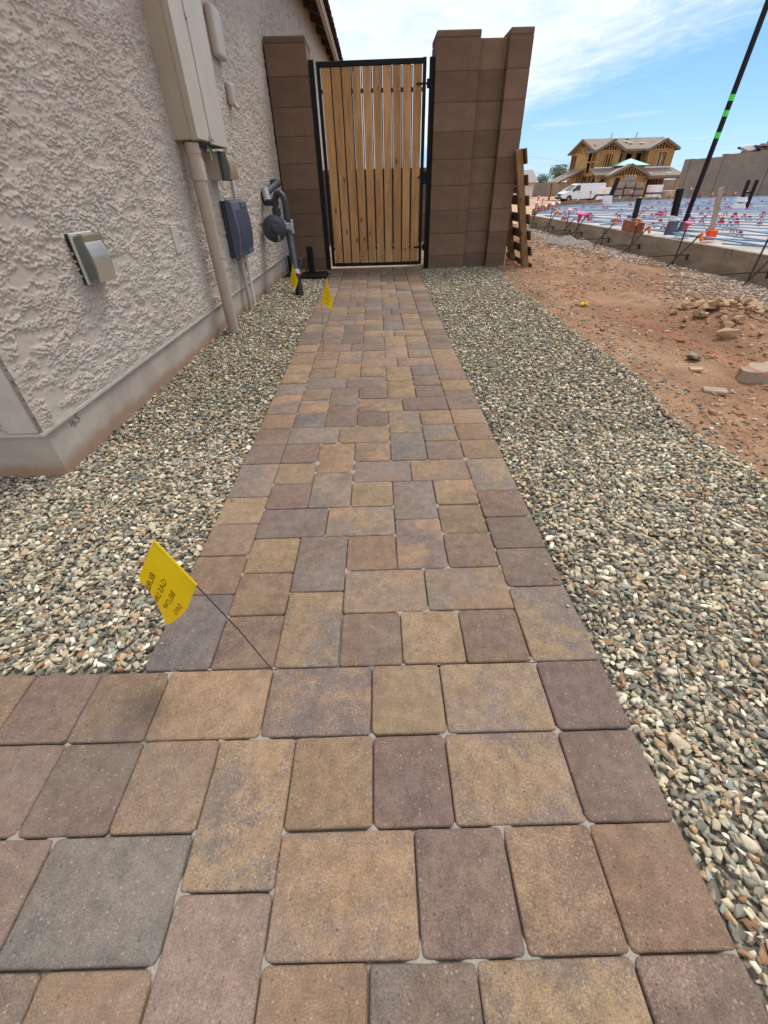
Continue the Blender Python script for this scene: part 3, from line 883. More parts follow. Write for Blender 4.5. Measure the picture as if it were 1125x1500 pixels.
r1 = [(-1.45, -1.295), (-1.295, -1.135), (-1.135, -.98), (-.98, -.82), (-.82, -.666), (-.666, -.505), (-.505, -.268), (-.268, -.038), (-.038, .118), (.118, .343), (.343, .497)]
t1 = [None, None, None, 'bo', 'mb', 'bk', 'to', 'gt', 'ob', 'tg', 'mm']
for (a, b), t in zip(r1, t1): put_paver(walk, a, b, .3985, .5555, t)
for (a, b), t in zip([(-1.45, -1.215), (-1.215, -.98), (-.98, -.82), (-.82, -.66), (-.66, -.50), (-.50, -.345), (-.191, -.034), (-.034, .111), (.111, .340), (.340, .495)], [None, None, 'mb', 'rm', 'mr', 'bo', 'ob', 'rm', 'gt', 'mr']):
    put_paver(walk, a, b, .2405, .398, t)
put_paver(walk, -.3455, -.1915, .1625, .398, 'tg')
for (a, b), t in zip([(-1.45, -1.215), (-1.215, -.98), (-.98, -.822), (-.822, -.587), (-.5865, -.347), (-.193, .037), (.037, .19), (.19, .340), (.340, .495)], [None, None, 'mb', 'rm', 'cg', 'kt', 'rm', 'bt', 'bo']):
    put_paver(walk, a, b, .082, .240, t)
put_paver(walk, -.3465, -.1935, -.0755, .162, 'kr')
for (a, b), t in zip([(-1.45, -1.29), (-1.29, -1.06), (-1.06, -.90), (-.90, -.665), (-.665, -.51), (-.51, -.348), (-.193, -.04), (-.04, .115), (.115, .340), (.340, .495)], [None, None, None, None, 'mk', 'bo', 'ob', 'mg', 'kt', 'mk']):
    put_paver(walk, a, b, -.0755, .0815, t)
for y0_ in (-.232, -.388):
    x = -1.45
    while x < .48:
        w = rng.choice((.155, .155, .2325)) if x < .2 else min(.155, .495 - x)
        if .495 - (x + w) < .1: w = .495 - x
        put_paver(walk, x, x + w, y0_, y0_ + .155)
        x += w
# sand bed that shows in the joints, fuller in some places than in others
def sand_z(X, Y):
    z = gza(Y) - 0.0125 + 0.0035 * sstep(0.5, 0.8, vnoise(X, Y, 4.0, 91, 3))
    near_c = np.zeros_like(X)
    xs0, ys0 = X[0], Y[:, 0]
    for (cx, cy) in CORNERS:
        if cy > 3.4: continue
        r_ = 0.009 + 0.022 * rng.random() ** 2.0
        if rng.random() < 0.5: continue
        i0, i1 = np.searchsorted(xs0, (cx - r_, cx + r_)); j0, j1 = np.searchsorted(ys0, (cy - r_, cy + r_))
        if i1 <= i0 or j1 <= j0: continue
        d2 = np.hypot(X[j0:j1, i0:i1] - cx, Y[j0:j1, i0:i1] - cy) / r_
        near_c[j0:j1, i0:i1] = np.maximum(near_c[j0:j1, i0:i1], 1 - sstep(0.5, 1.0, d2))
    return z + near_c * (0.0078 + 0.002 * (vnoise(X, Y, 60.0, 95, 2) - 0.5))
for xs, ys in ((np.linspace(XL + .004, XL + 1.068, 240), np.concatenate([np.linspace(Y0, 3.4, 560), np.linspace(3.42, 6.14, 60)])), (np.linspace(-1.45, .493, 400), np.linspace(-.388, Y0 - .002, 200))):
    o = grid_mesh('joint_sand', xs, ys, sand_z, M['sand']); o['kind'] = 'stuff'

# ================================================================== HOUSE ON THE LEFT
house = thing('stucco_house', 'stucco house wall running along the left of the paver path', 'house', (-1.27, 1.44, 0))
YE = 17.0
def quad_wall(bm, ya, yb, n, zlo, zhi, thick):
    pts = []
    for z_ in (zlo, zhi):
        for (y, t) in ((ya, 0), (ya, 1), (yb, 1), (yb, 0)):
            pts.append((wx(y, n - thick * t), y, z_(y)))
    hexa(bm, [pts[1], pts[0], pts[3], pts[2], pts[5], pts[4], pts[7], pts[6]])
# side wall and front wall in one stucco skin with a rounded corner
bm = B()
prof = []
rc = 0.035
prof += [(wx(YE), YE), (wx(1.44 + rc), 1.44 + rc)]
for k in range(1, 7):
    a = R(90 * k / 7.0)
    prof.append((wx(1.44 + rc) - rc + rc * math.cos(a), 1.44 + rc - rc * math.sin(a)))
prof += [(wx(1.44) - rc, 1.44), (-4.2, 1.44), (-4.2, 1.8), (-1.8, 1.8), (-1.6, YE)]
def skin(bm, prof, zb, zt):
    lo = [bm.verts.new((x, y, zb(y))) for x, y in prof]; hi = [bm.verts.new((x, y, zt)) for x, y in prof]
    n_ = len(prof)
    for i in range(n_): bm.faces.new((lo[(i + 1) % n_], lo[i], hi[i], hi[(i + 1) % n_]))
    bm.faces.new(lo); bm.faces.new(hi[::-1])
    bmesh.ops.recalc_face_normals(bm, faces=bm.faces)
skin(bm, prof, wbase, 3.06)
wall = obj('wall', bm, M['stucco'], house)
# the trowelled lace relief of the side wall, modelled
def stucco_relief(Yv, Zv):
    Yr = Yv; Yv = Yv * 0.72
    rag = 2.4 * (vnoise(Yv, Zv, 46.0, 471, 3) - 0.5)
    t_ = Zv / 0.028 + 4.6 * (vnoise(Yv * .8, Zv * 1.5, 6.0, 401, 3) - 0.5) + 2.8 * (vnoise(Yv, Zv * 1.2, 24.0, 411, 3) - 0.5) + rag
    saw = 1 - (t_ - np.floor(t_))
    t2 = Zv / 0.019 + 3.4 * (vnoise(Yv * .9, Zv * 1.4, 11.0, 421, 3) - 0.5) + 2.6 * (vnoise(Yv, Zv * 1.2, 38.0, 431, 3) - 0.5) + 1.3 * rag + 0.37
    saw2 = 1 - (t2 - np.floor(t2))
    m1 = sstep(0.44, 0.56, vnoise(Yv * 0.75, Zv * 1.3, 20.0, 441, 4))
    m2 = sstep(0.44, 0.56, vnoise(Yv * 0.75, Zv * 1.3, 30.0, 451, 3))
    h = np.maximum(0.0088 * saw ** 1.1 * m1, 0.0068 * saw2 ** 1.1 * m2)
    h = h + 0.0034 * (vnoise(Yv, Zv, 40.0, 461, 3) - 0.5)
    Yv = Yr
    # flattened towards the bottom lip, where the trowel ran along it
    lip = sstep(0.0, 0.05, Zv - wbase(Yv))
    h = h * (0.35 + 0.65 * lip)
    return h * (0.4 + 0.6 * sstep(1.45, 1.50, Yv))
ys_ = [1.445]
while ys_[-1] < 6.12: ys_.append(ys_[-1] + 0.0032 + 0.0011 * (ys_[-1] - 1.44))
zs_ = np.concatenate([np.arange(0.0, 1.35, 0.0034), np.arange(1.35, 2.42, 0.0052)])
YY, ZZ = np.meshgrid(np.array(ys_), zs_)
ZZ = ZZ + wbase(YY)
HH = stucco_relief(YY, ZZ)
co = np.stack([wx(YY, 0.0015) + HH, YY, ZZ], 2).reshape(-1, 3) - np.array([-1.27, 1.44, 0])
nyy, nzz = YY.shape[1], YY.shape[0]
ii = (np.arange(nzz - 1)[:, None] * nyy + np.arange(nyy - 1)[None, :]).ravel()
ff = np.stack([ii, ii + 1, ii + 1 + nyy, ii + nyy], 1)
me = bpy.data.meshes.new('stucco_coat')
me.vertices.add(len(co)); me.vertices.foreach_set('co', co.astype(np.float32).ravel())
me.loops.add(ff.size); me.loops.foreach_set('vertex_index', ff.astype(np.int32).ravel())
me.polygons.add(len(ff)); me.polygons.foreach_set('loop_start', (np.arange(len(ff)) * 4).astype(np.int32))
me.update()
link_mesh('stucco_coat', me, M['stucco_coat'], house)
# smooth trowelled corner bead on the front face
bm = B()
box(bm, wx(1.44) - 0.125, wx(1.44) - 0.012, 1.4345, 1.46, 0.185, 3.06, 0.003)
obj('corner_bead', bm, M['stucco_smooth'], house)
# metal weep lip under the stucco
bm = B()
ya, yb = 1.432, YE
hexa(bm, [(wx(ya, -.03), ya, wbase(ya) - .007), (wx(ya, .006), ya, wbase(ya) - .007), (wx(yb, .006), yb, wbase(yb) - .007), (wx(yb, -.03), yb, wbase(yb) - .007),
          (wx(ya, -.03), ya, wbase(ya) + .004), (wx(ya, .006), ya, wbase(ya) + .004), (wx(yb, .006), yb, wbase(yb) + .004), (wx(yb, -.03), yb, wbase(yb) + .004)])
box(bm, -4.2, wx(1.432) - .0, 1.4335, 1.455, wbase(1.44) - .007, wbase(1.44) + .004)
obj('weep_screed', bm, M['stucco_smooth'], house)
bm = B()
prof2 = [(wx(YE, -.006), YE), (wx(1.46, -.006), 1.46), (wx(1.455, -.016), 1.449), (-4.2, 1.449), (-4.2, 1.8), (-1.8, 1.8), (-1.6, YE)]
lo = [bm.verts.new((x, y, -0.25)) for x, y in prof2]; hi = [bm.verts.new((x, y, wbase(y) - .003)) for x, y in prof2]
for i in range(len(lo)): bm.faces.new((lo[(i + 1) % len(lo)], lo[i], hi[i], hi[(i + 1) % len(lo)]))
bmesh.ops.recalc_face_normals(bm, faces=bm.faces)
found = obj('foundation', bm, M['stem'], house)
# eave
EX, EZ = -0.72, 2.87
bm = B(); prism(bm, [(EX, 1.0, EZ), (EX + .024, 1.0, EZ + .006), (EX + .024, 1.0, EZ + .155), (EX, 1.0, EZ + .15)], (0, 16.4, 0)); obj('fascia', bm, M['fascia_beige'], house)
bm = B(); prism(bm, [(EX + .026, 1.0, EZ + .04), (EX + .04, 1.0, EZ + .04), (EX + .04, 1.0, EZ + .175), (EX + .026, 1.0, EZ + .175)], (0, 16.4, 0)); obj('fascia_trim', bm, M['fascia_beige'], house)
sl = 0.36
bm = B(); prism(bm, [(EX - .001, 1.0, EZ + .15), (EX - .001, 1.0, EZ + .17), (-4.2, 1.0, EZ + .17 + sl * (EX + 4.2)), (-4.2, 1.0, EZ + .15 + sl * (EX + 4.2))], (0, 16.4, 0))
roof = obj('roof', bm, M['soffit'], house)
k = 0
y = 1.3
while y < 17.2:
    bm = B()
    hexa(bm, [(EX - .002, y, EZ + .02), (-1.55, y, EZ + .02 + sl * .94), (-1.55, y + .045, EZ + .02 + sl * .94), (EX - .002, y + .045, EZ + .02),
              (EX - .002, y, EZ + .148), (-1.55, y, EZ + .148 + sl * .94), (-1.55, y + .045, EZ + .148 + sl * .94), (EX - .002, y + .045, EZ + .148)])
    obj('rafter', bm, M['soffit'], house, origin=(EX, y, EZ))
    y += 0.61
# barrel roof tiles: the eave course one by one, two more courses behind
def tile_mesh():
    bm = B(); n_ = 8; w, L, th = 0.155, 0.42, 0.018
    rows = []
    for yy in (0, L):
        s = 1.0 if yy == 0 else 0.93
        outer = [(-yy, w * s * math.cos(math.pi * i / n_), 0.085 * s * math.sin(math.pi * i / n_) + 0.36 * yy) for i in range(n_ + 1)]
        inner = [(-yy, (w - th) * s * math.cos(math.pi * i / n_), (0.085 - th) * s * math.sin(math.pi * i / n_) + 0.36 * yy) for i in range(n_ + 1)]
        rows.append([bm.verts.new(p) for p in outer] + [bm.verts.new(p) for p in inner[::-1]])
    m = len(rows[0])
    for i in range(m): bm.faces.new((rows[0][i], rows[0][(i + 1) % m], rows[1][(i + 1) % m], rows[1][i]))
    bm.faces.new(rows[0][::-1]); bm.faces.new(rows[1])
    bmesh.ops.recalc_face_normals(bm, faces=bm.faces)
    me = bpy.data.meshes.new('roof_tile'); bm.to_mesh(me); bm.free(); me.materials.append(M['roof_tile']); return me
TM = tile_mesh()
for row in range(2):
    y = 1.1
    while y < 17.2:
        o = bpy.data.objects.new('roof_tile', TM); COL.objects.link(o); o.parent = roof
        o.location = Vector((EX + .10 - .36 * row, y, EZ + .175 + .36 * .36 * row + .02 * row)) - wloc(roof)
        o.rotation_euler = (rng.uniform(-.03, .03), rng.uniform(-.03, .03), rng.uniform(-.03, .03))
        y += 0.30

# pencilled number on the stem wall: handwriting, three strokes
def on_stem(y, z):
    y, z = 1.622 + (y - 1.567) * 1.35, .150 + (z - .143) * 1.25
    return Vector((wx(y, -.0045), y, z))
bm = B()
def stroke(bm, pts, r=0.0017): tube(bm, [on_stem(y, z) for y, z in pts], r, 4)
stroke(bm, [(1.545, .132), (1.549, .152)]); stroke(bm, [(1.558, .150), (1.554, .135), (1.561, .128), (1.568, .134), (1.563, .141), (1.556, .138)])
stroke(bm, [(1.588, .158), (1.577, .158), (1.576, .147), (1.585, .147), (1.588, .139), (1.580, .133), (1.574, .135)])
obj('pencil_mark', bm, M['pencil'], house)

# ================================================================== WALL FIXTURES
ang = math.atan(WK)
def wall_box(bm, ya, yb, n0, n1, z0, z1, bev=0.004, seg=1):
    """box on the wall: along the wall ya..yb, out from it n0..n1"""
    m = Matrix.Translation(Vector((wx(ya), ya, 0))) @ Matrix.Rotation(-ang, 4, 'Z')
    return box(bm, n0, n1, 0, (yb - ya), z0, z1, bev, seg, m)
def wp(y, n, z): return Vector((wx(y) + n * math.cos(ang), y - n * math.sin(ang), z))

# tall electrical cabinet
cab = thing('electrical_cabinet', 'tall beige metal utility cabinet mounted on stucco wall above the thick pipe', 'utility cabinet', wp(3.35, 0, 1.13))
bm = B(); wall_box(bm, 3.345, 3.885, 0.0, 0.135, 1.137, 2.28, .004); obj('cabinet_body', bm, M['beige_side'], cab)
bm = B(); wall_box(bm, 3.338, 3.40, 0.112, 0.139, 1.134, 2.285, .003); obj('edge_flange', bm, M['beige_side'], cab)
bm = B(); wall_box(bm, 3.342, 3.558, 0.139, 0.152, 1.140, 2.28, .003); d1 = obj('door', bm, M['beige_metal'], cab)
bm = B(); wall_box(bm, 3.568, 3.888, 0.139, 0.156, 1.128, 2.28, .003); d2 = obj('door', bm, M['beige_metal'], cab)
bm = B(); wall_box(bm, 3.535, 3.552, 0.152, 0.166, 1.146, 1.168, .002); tube(bm, [wp(3.545, .16, 1.165), wp(3.548, .172, 1.150), wp(3.556, .17, 1.140)], .004, 6); obj('latch', bm, M['zinc'], d1)
bm = B(); wall_box(bm, 3.553, 3.570, 0.150, 0.160, 1.66, 1.74, .002); obj('hasp', bm, M['zinc'], d2)
bm = B(); wall_box(bm, 3.46, 3.88, 0.01, 0.13, 1.126, 1.1375, .001); obj('bottom_plate', bm, M['grey_plastic_dark'], cab)
for k, (yy, nn, l) in enumerate(((3.62, .10, .075), (3.635, .11, .055), (3.648, .095, .065))):
    bm = B(); tube(bm, [wp(yy, nn, 1.128), wp(yy + .004, nn + .012, 1.10), wp(yy - .004, nn + .016, 1.128 - l)], .0045, 6)
    obj('ground_wire', bm, M['green_wire'] if k else M['beige_plastic'], cab)

# thick riser pipe below it
RY, RN = 3.388, 0.088
ris = thing('riser_pipe', 'thick painted conduit rising from the gravel into beige cabinet', 'pipe', wp(RY, RN, 0.0))
def vtube(n_, zs, rs, y, nn, seg=20):
    bm = B(); tube(bm, [wp(y, nn, z) for z in zs], rs, seg); return bm
obj('pipe', vtube(0, [-.05, .40, .80, 1.0], .0405, RY, RN, 24), M['beige_pvc'], ris, smooth=True)
obj('coupling', vtube(0, [.945, .947, 1.035, 1.06, 1.062, 1.126], [.043, .0475, .0475, .041, .0415, .0415], RY, RN, 24), M['beige_pvc'], ris, smooth=True)
obj('collar', vtube(0, [1.075, 1.077, 1.095, 1.097], [.041, .0440, .0440, .041], RY, RN, 24), M['beige_pvc'], ris, smooth=True)
bm = vtube(0, [.525, .526, .556, .557], [.0405, .0428, .0428, .0405], RY, RN, 24)
wall_box(bm, RY - .062, RY - .038, 0.0, .035, .528, .554, .002)
st = obj('strap', bm, M['beige_pvc'], ris, smooth=True)
bm = B(); tube(bm, [wp(RY - .052, .030, .541), wp(RY - .056, .046, .541)], .006, 8); obj('bolt', bm, M['zinc'], st)

# two thin conduits
t = thing('thin_conduit', 'thin beige conduit between grey telecom box and gravel', 'pipe', wp(4.04, .035, 0))
obj('pipe', (lambda bm: (tube(bm, [wp(4.07, .035, .50), wp(4.06, .035, .42), wp(4.03, .045, .22), wp(4.01, .055, -.02)], .0155, 12), bm)[1])(B()), M['beige_pvc'], t, smooth=True)
bm = B(); wall_box(bm, 4.045, 4.09, 0, .053, .425, .44, .002); obj('clip', bm, M['beige_pvc'], t)
t = thing('thin_conduit', 'thin white conduit passing behind grey telecom box down to gravel', 'pipe', wp(4.24, .03, 0))
obj('pipe', (lambda bm: (tube(bm, [wp(4.29, .022, 1.2), wp(4.28, .022, .9), wp(4.24, .024, .48), wp(4.225, .028, .2), wp(4.21, .034, .0)], .0125, 12), bm)[1])(B()), M['white_pvc'], t, smooth=True)

# bubble covers
def bubble(bm, ya, yb, z0, z1, n0, n1, curve):
    """hood with a curved front; profile in the (n, z) plane, extruded along the wall"""
    prof = [(n0, z0), (n1 - curve * .25, z0)] + [(n1 - curve * (abs(2 * t - .75) ** 2.2) * .55, z0 + (z1 - z0) * t) for t in (.12, .25, .4, .55, .7, .82, .92)] + [(n1 - curve * .95, z1), (n0, z1)]
    pts = [wp(ya, n_, z_) for n_, z_ in prof]
    d_ = wp(yb, 0, 0) - wp(ya, 0, 0)
    prism(bm, pts, d_)
    bmesh.ops.bevel(bm, geom=list(bm.edges), offset=.004, segments=1, affect='EDGES', clamp_overlap=True)
    return bm
t = thing('outlet_cover', 'weatherproof outlet with smoky bubble cover low on near stucco wall', 'outlet cover', wp(2.08, 0, .68))
bm = B(); wall_box(bm, 2.012, 2.165, 0, .016, .585, .765, .003); obj('gasket', bm, M['rubber'], t)
bm = B()
for k in range(4): wall_box(bm, 2.008, 2.0125, 0.004, .012, .612 + k * .027, .622 + k * .027, .001)
obj('gasket_rib', bm, M['beige_plastic'], t)
bm = B(); wall_box(bm, 2.010, 2.168, .016, .028, .582, .768, .005); obj('frame', bm, M['beige_plastic'], t)
bm = bubble(B(), 2.020, 2.157, .592, .757, .028, .074, .026); hd = obj('hood', bm, M['smoke'], t)
bm = bubble(B(), 2.0225, 2.1545, .590, .759, .064, .077, .026); obj('hood_front', bm, M['amber'], hd)
t = thing('outlet_cover', 'weatherproof outlet with bubble cover tucked under the beige cabinet', 'outlet cover', wp(3.9, 0, 1.04))
bm = B(); wall_box(bm, 3.800, 3.985, 0, .098, .955, 1.108, .004); obj('outlet_box', bm, M['beige_side'], t)
bm = B(); wall_box(bm, 3.796, 3.990, .098, .108, .951, 1.112, .003); obj('frame', bm, M['grey_plastic_dark'], t)
bm = bubble(B(), 3.806, 3.980, .958, 1.104, .108, .158, .028); hd = obj('hood', bm, M['smoke'], t)
bm = bubble(B(), 3.809, 3.977, .956, 1.106, .148, .166, .028); obj('hood_front', bm, M['amber'], hd)

# grey telecom box with ribbed curved lid
t = thing('telecom_box', 'slate grey ribbed plastic telecom box on wall beside thick riser pipe', 'junction box', wp(4.09, 0, .64))
bm = B(); wall_box(bm, 3.90, 4.285, 0, .052, .468, .835, .006); obj('box_base', bm, M['grey_plastic_dark'], t)
bm = B(); wall_box(bm, 3.893, 4.292, .048, .060, .462, .842, .004); obj('rim', bm, M['grey_plastic'], t)
prof = [(.060, .470), (.078, .472)] + [(.078 + .030 * math.sin(math.pi * (.08 + .84 * k / 8)), .478 + .344 * k / 8) for k in range(9)] + [(.078, .832), (.060, .834)]
bm = B(); prism(bm, [wp(3.905, a, b) for a, b in prof], wp(4.28, 0, 0) - wp(3.905, 0, 0)); lid = obj('lid', bm, M['grey_plastic'], t)
for k in range(13):
    yy = 3.955 + k * .0245
    bm = B()
    pr = [(.078 + .030 * math.sin(math.pi * (.08 + .84 * q / 8)) + .007, .478 + .344 * q / 8) for q in range(1, 8)]
    pr = pr + [(a - .006, b) for a, b in pr[::-1]]
    prism(bm, [wp(yy, a, b) for a, b in pr], wp(yy + .011, 0, 0) - wp(yy, 0, 0)); obj('lid_rib', bm, M['grey_plastic'], lid)
for z_ in (.485, .795):
    bm = B(); wall_box(bm, 4.12, 4.27, .072, .098 if z_ < .6 else .100, z_ - .010, z_ + .030, .004); obj('latch_pad', bm, M['grey_plastic'], t)

# small plate and two oblong covers
t = thing('patch_strip', 'small pale upright strip stuck to the stucco left of riser pipe', 'strip')
bm = B(); wall_box(bm, 2.958, 3.034, -.002, .0135, .597, .734, .003)
o = obj('patch_strip', bm, M['stucco_smooth'], None, origin=wp(2.99, 0, .66)); bpy.data.objects.remove(t)
tag(o, 'small pale upright strip stuck to the stucco left of riser pipe', 'strip')
def capsule(name, ya, yb, z0, z1, n0, n1, mat, lab, cat, hook=False):
    t = thing(name, lab, cat, wp((ya + yb) / 2, 0, (z0 + z1) / 2))
    bm = B(); wall_box(bm, ya, yb, n0, n1, z0, z1, .028, 4); obj('cover', bm, mat, t, smooth=True)
    bm = B(); wall_box(bm, ya + .03, yb - .03, -.002, n0 + .006, z0 + .03, z1 - .03, .003); obj('mounting_plate', bm, mat, t)
    if hook:
        bm = B(); tube(bm, [wp((ya + yb) / 2, n1 - .02, z0 + .03), wp((ya + yb) / 2, n1 + .005, z0 - .005), wp((ya + yb) / 2 - .004, n1 + .016, z0 - .016)], .014, 8); obj('spout', bm, mat, t, smooth=True)
capsule('oblong_cover', 4.40, 4.60, 1.66, 1.92, .004, .064, M['beige_metal'], 'larger rounded beige cover on wall past the cabinet, higher up', 'wall cover')
capsule('oblong_cover', 4.575, 4.665, 1.425, 1.56, .004, .058, M['beige_metal'], 'small rounded beige cover with a hooked lower end on wall', 'wall cover', True)

# ================================================================== GAS METER SET
gas = thing('gas_meter_set', 'grey gas regulator and bent pipes beside wall near gate', 'gas regulator', (-.774, 4.63, .05))
P0, P1 = Vector((-.774, 4.63, .0)), Vector((-.862, 4.97, .55))
bm = B(); tube(bm, [P0, P0.lerp(P1, .40)], .038, 16); obj('sleeve', bm, M['black_plastic'], gas, smooth=True)
bm = B(); tube(bm, [P0.lerp(P1, .38), P0.lerp(P1, .99)], .034, 16); riser = obj('riser', bm, M['gas_grey'], gas, smooth=True)
bm = B(); tube(bm, [P0.lerp(P1, .39), P0.lerp(P1, .395), P0.lerp(P1, .46), P0.lerp(P1, .465)], [.035, .043, .043, .035], 8); obj('hex_union', bm, M['gas_light'], riser)
c1 = P1 + Vector((-.010, .03, .06))
bm = B(); tube(bm, [P1 - Vector((0, 0, .02)), P1 + Vector((-.002, .008, .02)), c1], [.034, .042, .034], 14)
tube(bm, [c1 + Vector((-.07, -.01, -.01)), c1 + Vector((.055, .01, -.01))], .026, 12); obj('shutoff_valve', bm, M['gas_grey'], gas, smooth=True)
bm = B(); box(bm, c1.x - .022, c1.x + .052, c1.y - .055, c1.y - .025, c1.z - .035, c1.z + .03, .006)
box(bm, c1.x + .040, c1.x + .056, c1.y - .05, c1.y + .01, c1.z - .06, c1.z + .055, .005); box(bm, c1.x - .03, c1.x - .012, c1.y - .05, c1.y + .01, c1.z - .02, c1.z + .05, .005); obj('valve_lock', bm, M['gas_light'], gas)
# inverted U
top = .885
a = c1 + Vector((.0, .02, .0)); bx = a + Vector((-.105, .06, 0))
half = (bx - a) / 2; mid = a + half
pts = [a, Vector((a.x, a.y, top - .09))]
for k in range(1, 9):
    th = math.pi * k / 8
    pts.append(Vector((mid.x, mid.y, top - .09)) - half * math.cos(th) + Vector((0, 0, .075 * math.sin(th))))
pts += [Vector((bx.x, bx.y, .70))]
bm = B(); tube(bm, pts, .029, 14); obj('bent_pipe', bm, M['gas_grey'], gas, smooth=True)
bm = B(); tube(bm, [Vector((bx.x, bx.y, .76)), Vector((bx.x, bx.y, .755)), Vector((bx.x, bx.y, .70)), Vector((bx.x, bx.y, .695))], [.030, .042, .042, .030], 8); obj('union_nut', bm, M['gas_grey'], gas)
# regulator: disc faces the walk, body behind
rc_ = Vector((-1.0, 4.97, .595)); nrm = Vector((.25, -.95, .05)).normalized()
bm = B(); tube(bm, [rc_ + nrm * q for q in (.085, .080, .062, .058, .030, .026, -.02, -.026, -.06, -.075)], [.050, .080, .097, .112, .114, .105, .105, .112, .080, .03], 28)
reg = obj('regulator', bm, M['gas_grey'], gas, smooth=True)
bm = B(); tube(bm, [rc_ + nrm * .08, rc_ + nrm * .115, rc_ + nrm * .118, rc_ + nrm * .145], [.036, .034, .026, .024], 14); obj('cap', bm, M['gas_grey'], reg, smooth=True)
bm = B(); tube(bm, [rc_ + nrm * .07 + Vector((.015, 0, -.06)), rc_ + nrm * .10 + Vector((.018, 0, -.075)), rc_ + nrm * .105 + Vector((.018, 0, -.105))], [.022, .022, .026], 10); obj('vent_spout', bm, M['gas_grey'], reg, smooth=True)
for k in range(6):
    th = 2 * math.pi * k / 6 + .3
    s_ = nrm.cross(Vector((0, 0, 1))).normalized(); u_ = s_.cross(nrm)
    q = rc_ + (s_ * math.cos(th) + u_ * math.sin(th)) * .104
    bm = B(); tube(bm, [q + nrm * .02, q + nrm * .044], .008, 6); obj('bolt', bm, M['gas_grey'], reg)
bm = B(); tube(bm, [rc_ + Vector((.03, .05, .05)), Vector((bx.x, bx.y, .68)), Vector((bx.x, bx.y, .71))], [.04, .034, .028], 12); tube(bm, [rc_ + Vector((0, .05, 0)), Vector((c1.x - .03, c1.y + .02, c1.z - .05))], .032, 12); obj('regulator_body', bm, M['gas_grey'], gas, smooth=True)
# outlet back to the wall
wi = wp(5.60, .0, .955)
e0 = Vector((bx.x - .02, bx.y + .02, .80))
bm = B(); tube(bm, [Vector((bx.x + .02, bx.y, .79)), e0, Vector((bx.x - .10, bx.y + .06, .80)), Vector((bx.x - .12, bx.y + .12, .86)), wi + Vector((.10, -.05, 0)), wi + Vector((.07, -.01, 0)), wi], [.026, .028, .031, .028, .030, .034, .03], 12); obj('outlet_pipe', bm, M['gas_grey'], gas, smooth=True)
bm = B(); tube(bm, [wi + Vector((.012, 0, 0)), wi + Vector((-.02, 0, 0))], .048, 14); obj('wall_flange', bm, M['gas_light'], gas)
bm = B(); tube(bm, [Vector((bx.x - .08, bx.y + .05, .81)), Vector((bx.x - .105, bx.y + .10, .905))], [.034, .034], 10); obj('pale_elbow', bm, M['gas_light'], gas, smooth=True)
v0 = P0.lerp(P1, .52)
bm = B(); tube(bm, [v0, v0 + Vector((.05, .02, .01)), v0 + Vector((.06, .02, .07))], [.016, .022, .018], 10); obj('test_tap', bm, M['gas_grey'], gas, smooth=True)
bm = B(); tube(bm, [v0 + Vector((.005, -.035, -.075)), v0 + Vector((.06, -.05, -.055)), v0 + Vector((.10, -.04, -.03))], .0028, 5); obj('seal_wire', bm, M['safety_orange'], gas)

pad = thing('black_stand', 'low black plastic pad with two upright posts behind gas pipe', 'stand', (-.85, 5.65, .07))
bm = B(); box(bm, -1.09, -.60, 5.50, 5.86, .06, .105, .012, 2); obj('pad', bm, M['black_plastic'], pad)
bm = B(); box(bm, -1.075, -1.035, 5.83, 5.87, .09, .27, .004); obj('post', bm, M['black_plastic'], pad)
bm = B(); box(bm, -.835, -.765, 5.83, 5.87, .09, .36, .004); obj('post', bm, M['black_plastic'], pad)

# ================================================================== BLOCK PILLARS
CH = 0.2285
def block_pillar(name, label, x0, x1, y0, y1, ztop, cap, cols, cat='pillar'):
    t = thing(name, label, cat, ((x0 + x1) / 2, y0, .0))
    jt = .0020
    bm = B(); box(bm, x0 + .004, x1 - .004, y0 + .004, y1 - .004, -.15, ztop - .004); obj('core', bm, M['block_mortar'], t)
    z1 = ztop
    if cap:
        bm = B(); box(bm, x0, x1, y0, y1, ztop - .055 + jt, ztop, .010); obj('cap_block', bm, M['block'], t, origin=((x0 + x1) / 2, y0, ztop)); z1 = ztop - .055
    k = 0
    while z1 > -.05:
        z0 = z1 - CH
        for (a, b) in cols:
            bm = B(); box(bm, a + jt * (a > x0), b - jt * (b < x1), y0 + rng.uniform(-.0008, .0008), y1, z0 + jt, z1 - jt, .0045)
            obj('block', bm, M['block'], t, origin=((a + b) / 2, y0, (z0 + z1) / 2))
        z1 = z0; k += 1
    return t
block_pillar('block_pillar', 'brown painted block pillar between the house wall and gate', -1.064, -.650, 6.10, 6.52, 2.09, True, [(-1.064, -.650)])
block_pillar('block_pillar', 'brown painted block pillar that carries the latch side of gate', .640, 1.078, 6.05, 6.47, 2.09, True, [(.640, 1.078)])
block_pillar('block_wall', 'short recessed brown block panel between the two right pillars', 1.079, 1.357, 6.125, 6.33, 2.045, False, [(1.079, 1.357)], 'wall')
block_pillar('block_pillar', 'outer brown block pillar beside the leaning wooden pallet', 1.358, 1.590, 6.04, 6.47, 2.095, True, [(1.358, 1.590)])
# low block wall at the back of the yard, seen through the gate's gaps
t = thing('back_wall', 'dark block wall seen through the gaps in wooden gate', 'wall', (0, 9.6, 0))
z1 = 1.17
row = 0
while z1 > 0:
    z0 = z1 - .2285
    x = -1.1 - (.23 if row % 2 else 0)
    while x < 1.4:
        bm = B(); box(bm, x + .003, x + .455, 9.6, 9.8, z0 + .003, z1 - .003, .004); obj('block', bm, M['block'], t, origin=(x + .2, 9.6, z0 + .1))
        x += .458
    z1 = z0; row += 1
bm = B(); box(bm, -1.3, 1.85, 9.62, 9.78, -.1, 1.165); obj('core', bm, M['block_mortar'], t)
